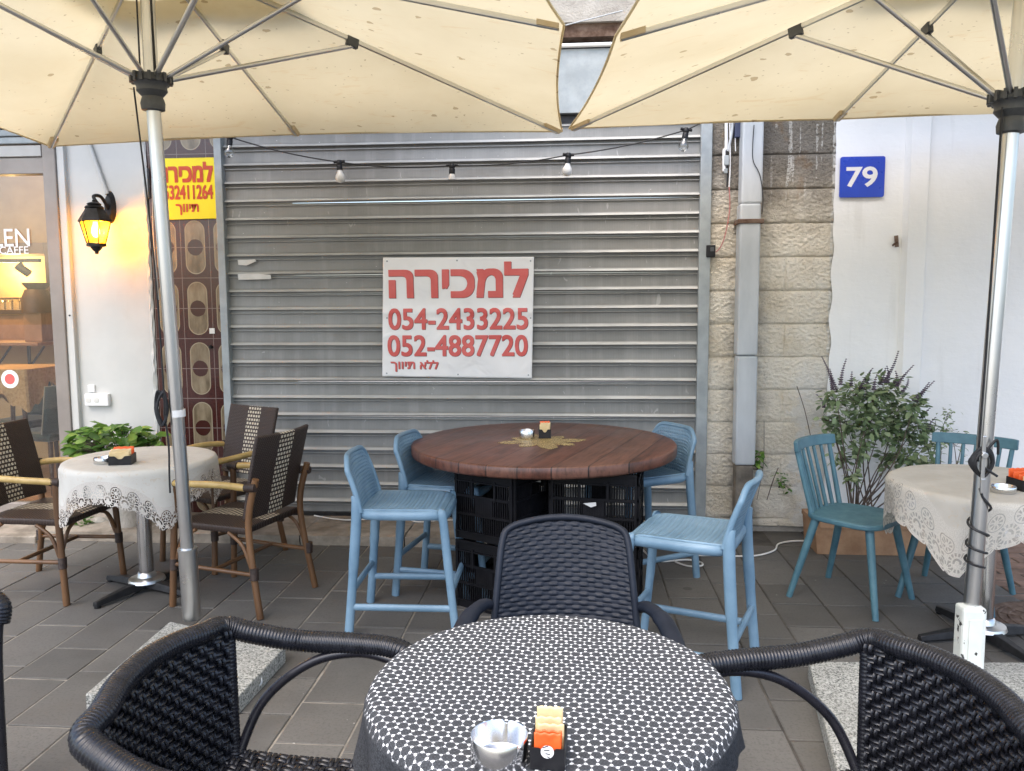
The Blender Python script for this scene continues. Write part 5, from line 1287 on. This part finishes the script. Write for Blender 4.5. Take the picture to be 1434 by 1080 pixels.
# ------------------------------------------------------------------ brown bamboo and wicker armchairs
def bistro():
    t = thing('bamboo_armchair', '', 'chair', (0, 0, 0), 0, 'brown wicker bamboo armchairs'); W = .205
    def bk(u, v): x = (u-.5)*2; return V3((x*(W-.006+.006*v), -.20-.075*v-.02*v*v+.022*x*x, .455+.40*v+.006*x*x*v))
    m = MB(); m.surf(bk, 24, 20, uvf=lambda u, v: ((u-.5)*2*W, v*.41)); m.build('backrest', MT['wick'], t, solid=.020, bevel=.006)
    m = MB(); m.surf(lambda u, v: V3(((u-.5)*2*(W+.008), -.20+.43*v, .425+.010*math.sin(u*PI)*math.sin(v*PI)-.02*max(0, v-.9)*10*.5)), 24, 24, uvf=lambda u, v: ((u-.5)*2*W, v*.43)); m.build('seat', MT['wick'], t, solid=.034, off=-1, bevel=.008)
    def pole(pts, r, mt, nm, nodes=3):
        P = spl(pts, 8); n = len(P); m = MB(); m.tube(P, lambda i: r*(1+.10*max(0, 1-abs(((i/n*nodes) % 1)-.5)*14)), 10); return m.build(nm, MT[mt], t)
    for sx in (-1, 1):
        pole([(sx*(W+.012), .205, .62), (sx*(W+.014), .212, .40), (sx*(W+.022), .235, .0015)], .0165, 'bamboo', 'leg', 4)
        pole([(sx*(W+.002), -.262, .66), (sx*(W+.002), -.212, .42), (sx*(W+.022), -.275, .0015)], .0165, 'bamboo', 'leg', 4)
        pole([(sx*(W+.010), -.235, .615), (sx*(W+.034), -.10, .628), (sx*(W+.034), .06, .622), (sx*(W+.012), .225, .612)], .0165, 'bambooy', 'armrest', 3)
        for y_, z_ in ((.205, .612), (-.24, .62)):
            m = MB(); wraptube(m, [(sx*(W+.012), y_-.028, z_+.002), (sx*(W+.013), y_+.028, z_)], .0195, .006, 10); m.build('binding', MT['binding'], t)
        pole([(sx*(W+.017), .222, .215), (sx*(W+.012), -.245, .205)], .0105, 'bamboo', 'stretcher', 3)
        pole([(sx*(W+.014), .205, .24), (sx*(W+.012), .165, .34), (sx*(W+.008), .085, .395)], .009, 'bamboo', 'corner_brace', 2)
        pole([(sx*(W+.012), -.225, .24), (sx*(W+.010), -.18, .34), (sx*(W+.006), -.10, .395)], .009, 'bamboo', 'corner_brace', 2)
        pole([(sx*(W-.0), .215, .27), (sx*(W-.05), .213, .36), (sx*(W-.12), .21, .395)], .009, 'bamboo', 'corner_brace', 2)
        for y_ in (.222, -.247):
            m = MB(); wraptube(m, [(sx*(W+.017), y_, .185), (sx*(W+.016), y_, .24)], .0195, .006, 10); m.build('binding', MT['binding'], t)
    pole([(-W-.016, -.02, .21), (W+.016, -.02, .21)], .0105, 'bamboo', 'stretcher', 3)
    return t
b0 = bistro(); b0.location = (-1.665, 3.80, 0); b0.rotation_euler = (0, 0, face(-.965, .26)); b0['label'] = 'brown bamboo armchair with cream stripe, nearest the blue stools'
dup(b0, (-2.700, 3.86, 0), face(.985, -.06), 'brown bamboo armchair cut by the left photo edge, before the cafe window')
dup(b0, (-2.05, 4.42, 0), face(-.45, -.89), 'brown bamboo armchair behind the left table, against the oval tiles')

# ------------------------------------------------------------------ teal spindle chairs
def teal():
    t = thing('spindle_chair', '', 'chair', (0, 0, 0), 0, 'teal wooden spindle chairs'); P = []
    for k in range(40):
        a_ = 2*PI*k/40; cx = math.copysign(abs(math.cos(a_))**.55, math.cos(a_)); cy = math.copysign(abs(math.sin(a_))**.55, math.sin(a_)); P.append((cx*(.195+.015*cy), cy*.195))
    MB().prism(P, .405, .432).build('seat', MT['teal'], t, ang=50, bevel=.008, seg=3)
    m = MB()
    for k in range(21): pass
    rl = [(x, -.262+.045*(x/.19)**2*1.0, .755) for x in [(-.195+.39*k/16) for k in range(17)]]
    vs = []; fs = []
    for k, (x, y, z) in enumerate(rl):
        e = .93 if k in (0, 16) else 1
        for dy, dz in ((-.011, -.026*e), (.011, -.026*e), (.009, .026*e), (-.013, .026*e)): vs.append((x, y+dy-dz*.12, z+dz))
    for k in range(16):
        for j in range(4): fs.append((k*4+j, k*4+(j+1) % 4, k*4+4+(j+1) % 4, k*4+4+j))
    fs += [(0, 1, 2, 3), (64, 65, 66, 67)]; m.add(vs, fs); m.build('top_rail', MT['teal'], t, ang=40, bevel=.004)
    for k in range(7):
        x = -.165+.33*k/6; xb = x*.88; yb = -.172+.012*(k/3-1)**2*2; big = k in (0, 6)
        m = MB(); m.tube([(xb, yb, .425), (x*1.02, -.262+.045*(x/.19)**2, .74)], [.0135 if big else .0105, .011 if big else .0085], 10); m.build('spindle', MT['teal'], t)
    for sx in (-1, 1):
        for sy in (-1, 1):
            m = MB(); m.tube([(sx*.135, sy*.13, .41), (sx*.205, sy*(.205 if sy > 0 else .225), .0015)], [.0205, .0145], 12); m.build('leg', MT['teal'], t)
    return t
t0 = teal(); t0.location = (1.375, 3.955, 0); t0.rotation_euler = (0, 0, face(.73, -.69)); t0['label'] = 'teal spindle chair standing in front of the leafy shrub'
dup(t0, (1.895, 4.02, 0), face(-.62, -.78), 'teal spindle chair behind the ivory clothed table')

# ------------------------------------------------------------------ plants
def leaves_mesh(items, name, mat, parent):
    """items: (position, direction, length, width, tone)"""
    vs = []; fs = []; tn = []
    for p, d, L, w, tone in items:
        d = d.normalized(); up = V3((random.gauss(0, .35), random.gauss(0, .35), 1)); s = d.cross(up)
        if s.length < .05: s = V3((1, 0, 0))
        s.normalize(); n = s.cross(d); o = len(vs)
        vs += [p, p+d*L*.3+s*w*.46-n*L*.0, p+d*L*.65+s*w*.42-n*L*.05, p+d*L-n*L*.16, p+d*L*.65-s*w*.42-n*L*.05, p+d*L*.3-s*w*.46, p+d*L*.35-n*w*.12, p+d*L*.68-n*(L*.07+w*.10)]
        fs += [(o, o+1, o+6), (o+1, o+2, o+7, o+6), (o+2, o+3, o+7), (o, o+6, o+5), (o+6, o+7, o+4, o+5), (o+7, o+3, o+4)]; tn += [tone]*6
    me = bpy.data.meshes.new(name); me.from_pydata([tuple(v) for v in vs], [], fs); a = me.attributes.new('tone', 'FLOAT', 'FACE'); a.data.foreach_set('value', tn)
    me.polygons.foreach_set('use_smooth', [True]*len(fs)); me.materials.append(mat); o = bpy.data.objects.new(name, me); COL.objects.link(o); o.parent = parent; return o
def shrub(lab, base, hub_pts, nleaf, spikes, name='potted_shrub', mat='leaf', Lr=(.03, .055), seed=1, wid=.55, root=None):
    rr = random.Random(seed); t = thing(name, lab, 'plant', base); B = V3(base); items = []; m = MB()
    for (px, py, Y, spread, n) in hub_pts:
        q = at(px, py, Y)-B; st0 = V3((rr.uniform(-.07, .07), rr.uniform(-.03, .03), .02)) if root is None else V3((q.x*root, q.y*root, .02)); mid_ = st0*.45+q*.55+V3((rr.uniform(-.05, .05), rr.uniform(-.05, .05), -.02))
        m.tube(spl([st0, mid_, q], 6), lambda i: max(.0014, .0055-.00032*i), 6)
        for k in range(int(n*1.3)):
            f = rr.random()
            c_ = q+V3((rr.gauss(0, spread), rr.gauss(0, spread*.8), rr.gauss(0, spread)))
            d = V3((c_.x-q.x, c_.y-q.y-.01, (c_.z-q.z)*.5))+V3((rr.gauss(0, .05), rr.gauss(0, .05), rr.uniform(-.06, .03)))
            items.append((c_, d, rr.uniform(*Lr), rr.uniform(*Lr)*wid, min(1, max(0, rr.gauss(.45, .22)))))
            if rr.random() < .16: m.tube([q+V3((rr.gauss(0, .01), 0, -.02)), c_], .0012, 4, cap=False)
    m.build('stem', MT['stem'], t); leaves_mesh(items, 'foliage', MT[mat], t)
    if spikes:
        m = MB()
        for (x0, y0, x1, y1, Y) in spikes:
            a = at(x0, y0, Y)-B; b = at(x1, y1, Y)-B; n = int((b-a).length/.0125)
            cv = V3((rr.uniform(-.012, .012), 0, 0)); L_ = [a*(1-k/n)+b*(k/n)+cv*math.sin(PI*k/n) for k in range(n+1)]; m.tube(L_, .0016, 5)
            for k, q in enumerate(L_):
                rad = .0085*(1-.65*k/n)+.001
                for w in range(5):
                    a_ = w*2*PI/5+k; m.box(q+V3((math.cos(a_)*rad*.8, math.sin(a_)*rad*.8, 0)), (rad*.95, rad*.95, rad*.8), Matrix.Rotation(a_, 3, 'Z') @ Matrix.Rotation(.5, 3, 'Y'))
        m.build('flower_spike', MT['flower'], t, smooth=False)
    return t
pl = thing('planter_box', 'long weathered terracotta planter behind the teal chairs', 'planter', (1.86, 4.80, 0))
def planter():
    m = MB(); x, y, h = .46, .13, .205; o = [(-x, -y), (x, -y), (x, y), (-x, y)]; vs = []
    for (s_, z) in ((.965, .001), (1, h-.03), (1.015, h-.028), (1.015, h), (.955, h), (.94, h-.05)):
        for a, b in o: vs.append((a*(s_ if abs(s_) else 1), b-(1-s_)*(.25 if b < 0 else -.25)*.5, z))
    fs = [(0, 1, 2, 3)[::-1], (20, 21, 22, 23)]
    for i in range(5):
        for k in range(4): fs.append((i*4+k, i*4+(k+1) % 4, i*4+4+(k+1) % 4, i*4+4+k))
    return m.add(vs, fs)
planter().build('box', MT['terra'], pl, smooth=False, bevel=.006)
m = MB(); m.surf(lambda u, v: ((u-.5)*.86, (v-.5)*.22, .172+noise.noise(V3((u*20, v*8, 0)))*.008), 30, 10); m.build('soil', MT['soil'], pl)
Y0 = 4.80
H_ = []
rs_ = random.Random(21)
for px, py, sp_r, n in ((1172, 560, .035, 55), (1185, 590, .04, 75), (1168, 606, .03, 45), (1200, 548, .04, 75), (1215, 585, .04, 70), (1240, 545, .042, 85), (1255, 575, .045, 95), (1232, 600, .04, 85), (1262, 608, .04, 80), (1285, 596, .038, 70), (1280, 566, .03, 45), (1205, 625, .032, 50), (1180, 640, .025, 30), (1296, 625, .03, 45), (1246, 640, .034, 50), (1270, 640, .03, 45), (1222, 560, .03, 45), (1196, 668, .02, 20), (1290, 650, .03, 35), (1160, 585, .02, 22), (1305, 600, .022, 22)):
    H_.append((px, py, Y0+rs_.uniform(-.10, .08), sp_r, n))
SP = [(1166, 545, 1151, 500, 4.8), (1177, 538, 1185, 503, 4.8), (1172, 548, 1162, 517, 4.78), (1192, 540, 1193, 521, 4.8), (1205, 545, 1222, 516, 4.8), (1224, 545, 1228, 525, 4.78), (1238, 535, 1258, 492, 4.8), (1243, 535, 1242, 513, 4.8), (1256, 540, 1279, 512, 4.8), (1252, 538, 1254, 520, 4.85), (1262, 550, 1272, 531, 4.8), (1280, 560, 1301, 536, 4.8), (1284, 562, 1308, 534, 4.82), (1154, 570, 1144, 553, 4.8), (1290, 585, 1302, 572, 4.8), (1300, 600, 1310, 585, 4.8), (1233, 538, 1240, 516, 4.83), (1210, 545, 1219, 520, 4.82)]
shrub('bushy green shrub with purple flower spikes against the white wall', (1.70, 4.80, .15), H_, 0, SP, Lr=(.034, .068), seed=4, wid=.58)
shrub('slim leafy plant right of the purple spiked shrub', (2.02, 4.82, .15), [(1328, 578, 4.85, .018, 22), (1325, 600, 4.85, .022, 30), (1318, 618, 4.85, .024, 26), (1336, 620, 4.85, .03, 30), (1350, 608, 4.85, .014, 10), (1310, 640, 4.85, .03, 18), (1345, 650, 4.85, .03, 14), (1375, 645, 4.85, .02, 8)], 0, None, name='slim_plant', Lr=(.018, .034), seed=8, root=.5)
shrub('small weed sprouting from the stone pillar foot', (1.30, 5.05, .30), [(1094, 672, 5.04, .022, 26), (1100, 682, 5.04, .016, 12)], 0, None, name='wall_weed', mat='leafb', Lr=(.02, .04), seed=12, root=-.2)
shrub('small green sprig growing beside the downpipe', (1.17, 5.06, .40), [(1062, 640, 5.05, .018, 10), (1060, 650, 5.05, .012, 6)], 0, None, name='wall_weed', mat='leafb', Lr=(.035, .06), seed=13, root=0.1)
# dry stalks on the pillar
m = MB(); m.tube(spl([at(1137, 620, 5.03), at(1127, 575, 5.05), at(1116, 541, 5.06)], 6), .0025, 6); m.tube(spl([at(1074, 700, 5.04), at(1083, 672, 5.04), at(1090, 655, 5.04)], 5), .003, 6); m.tube(spl([at(1060, 700, 5.05), at(1069, 650, 5.07), at(1070, 590, 5.07)], 5), .0018, 5)
tag(m.build('dry_stalk', MT['stem']), 'dry leaning stalks against the stone pillar and white patch', 'stalk')
# pothos in a pot behind the left table
pt = thing('flower_pot', 'grey pot holding the bright pothos under the wall socket', 'pot', (-2.86, 4.86, .065))
MB().lathe([(0, 0), (.12, 0), (.17, .34), (.18, .345), (.18, .38), (.165, .38), (.155, .33), (0, .33)], 28).build('pot', MT['upperstone'], pt)
rr = random.Random(31); items = []
tp_ = thing('pothos_plant', 'bright green pothos in a pot below the wall socket', 'plant', (-2.86, 4.86, .40)); m = MB(); B = V3((-2.86, 4.86, .40))
for k in range(330):
    px = rr.uniform(100, 222); cx = (px-161)/61; top = 596+18*abs(cx)**2.2+rr.uniform(-3, 5); py = rr.uniform(top, 640) if rr.random() < .75 else top
    q = at(px, py, rr.uniform(4.58, 5.0))-B
    d = V3((cx*.6+rr.gauss(0, .5), -.7+rr.gauss(0, .4), rr.uniform(-.5, .35))); L = rr.uniform(.06, .10); items.append((q, d, L, L*.74, min(1, max(0, rr.gauss(.5, .27)))))
    if k % 5 == 0: m.tube(spl([V3((rr.uniform(-.08, .08), rr.uniform(-.05, .05), -.06)), q*.6+V3((0, 0, .03)), q], 4), .003, 5)
m.build('stem', MT['stem'], tp_); leaves_mesh(items, 'foliage', MT['leafb'], tp_)
wd = thing('ground_weed', 'low green weed by the pale stones below the pothos', 'plant', tuple(on(116, 748, .0))); items = []; B = V3(wd.location)
for k in range(60):
    q = V3((rr.gauss(0, .045), rr.gauss(0, .03), abs(rr.gauss(.03, .03)))); items.append((q, V3((q.x*8+rr.gauss(0, .4), q.y*8-.3, .35)), rr.uniform(.03, .055), rr.uniform(.022, .036), rr.gauss(.3, .2)))
leaves_mesh(items, 'foliage', MT['leafb'], wd)
def rock(lab, px, py, s, seed):
    p = on(px, py, .02); m = MB(); m.surf(lambda u, v: (lambda a_, b_: (lambda d: (d.x*s[0]*(1+.35*noise.noise(d*1.7+V3((seed, 0, 0)))), d.y*s[1]*(1+.35*noise.noise(d*1.7+V3((seed, 0, 0)))), max(-.02, d.z*s[2]*(1+.35*noise.noise(d*1.7+V3((seed, 0, 0)))))))(V3((math.cos(a_)*math.sin(b_), math.sin(a_)*math.sin(b_), math.cos(b_)))))(u*2*PI, v*PI), 24, 14)
    o = m.build('field_stone', MT['rock'], weld=.0005, ang=50); o.location = (p.x, p.y, .02); o.rotation_euler = (0, 0, seed); return tag(o, lab, 'stone', 'pale stones at the foot of the tiled wall')
rock('larger rounded pale stone beneath the left table', 143, 738, (.11, .07, .06), 1.3)
rock('flat pale stone near the wall, left of the rounded stone', 118, 727, (.13, .07, .05), 2.9)
rock('small pale pebble in front of the rounded stone', 138, 750, (.05, .035, .03), 4.1)

# ------------------------------------------------------------------ white extension cord on the ground, manhole cover
m = MB(); pts = [on(px, py, .008) for px, py in ((870, 728), (885, 750), (905, 775), (925, 786), (960, 784), (980, 787), (983, 792), (965, 793), (945, 786), (950, 779), (1000, 778), (1030, 779), (1060, 778), (1084, 771), (1090, 762), (1108, 758), (1140, 757), (1175, 755))]
for p in pts: p.z = .008
pts[0].z = .075; 
m.tube(spl(pts, 8), .0052, 8); tag(m.build('extension_cord', MT['whitecord']), 'white extension cord curling over the paving by the right stool', 'cord')
m = MB(); pts = [on(px, py, .075) for px, py in ((440, 722), (470, 727), (500, 728), (560, 725), (585, 731), (615, 729), (640, 728))]
for p in pts: p.z = .075; p.y = min(p.y, 5.08)
m.tube(spl(pts, 8), .0045, 8); tag(m.build('extension_cord', MT['whitecord']), 'thin white cord lying along the step below the shutter', 'cord')
mh = thing('manhole_cover', 'round rusty manhole cover at the right photo edge', 'manhole cover', tuple(on(1470, 872, .0)))
MB().lathe([(0, .0), (.235, .0), (.24, .006), (.24, .009), (.215, .009), (.213, .005), (.0, .005)], 48).build('rim', MT['rust'], mh)
m = MB()
for r_ in (.06, .11, .16, .2): m.tube([(r_*math.cos(k*PI/20), r_*math.sin(k*PI/20), .006) for k in range(40)], .007, 6, closed=True, flat=.5)
for k in range(12): a_ = k*PI/6; m.tube([(.03*math.cos(a_), .03*math.sin(a_), .006), (.2*math.cos(a_), .2*math.sin(a_), .006)], .006, 6, flat=.5)
m.build('raised_pattern', MT['rust'], mh)

# ------------------------------------------------------------------ light
w = bpy.data.worlds.new('World'); sc.world = w; w.use_nodes = True; nt = w.node_tree
sk = nt.nodes.new('ShaderNodeTexSky'); sk.sky_type = 'NISHITA'; sk.sun_disc = False
EL, AZ = R(58), R(205)                                              # sun high behind the camera, a little to its right
sk.sun_elevation = EL; sk.sun_rotation = AZ; sk.air_density = 1.0; sk.dust_density = 3.0; sk.ozone_density = 1.0
nt.links.new(sk.outputs[0], nt.nodes['Background'].inputs[0]); nt.nodes['Background'].inputs[1].default_value = .15
sd = bpy.data.lights.new('sun', 'SUN'); sd.energy = .6; sd.angle = R(60); sd.color = (1, .97, .92)
so2 = bpy.data.objects.new('sun', sd); COL.objects.link(so2)
dirv = V3((math.sin(AZ)*math.cos(EL), math.cos(AZ)*math.cos(EL), math.sin(EL)))
so2.rotation_euler = dirv.to_track_quat('Z', 'Y').to_euler()
sc.view_settings.view_transform = 'Standard'; sc.view_settings.look = 'None'; sc.view_settings.exposure = 1.64; sc.view_settings.gamma = 1
sc.render.engine = 'CYCLES'; sc.cycles.max_bounces = 8; sc.cycles.transparent_max_bounces = 12; sc.cycles.use_denoising = True
sc.cycles.sample_clamp_indirect = 6
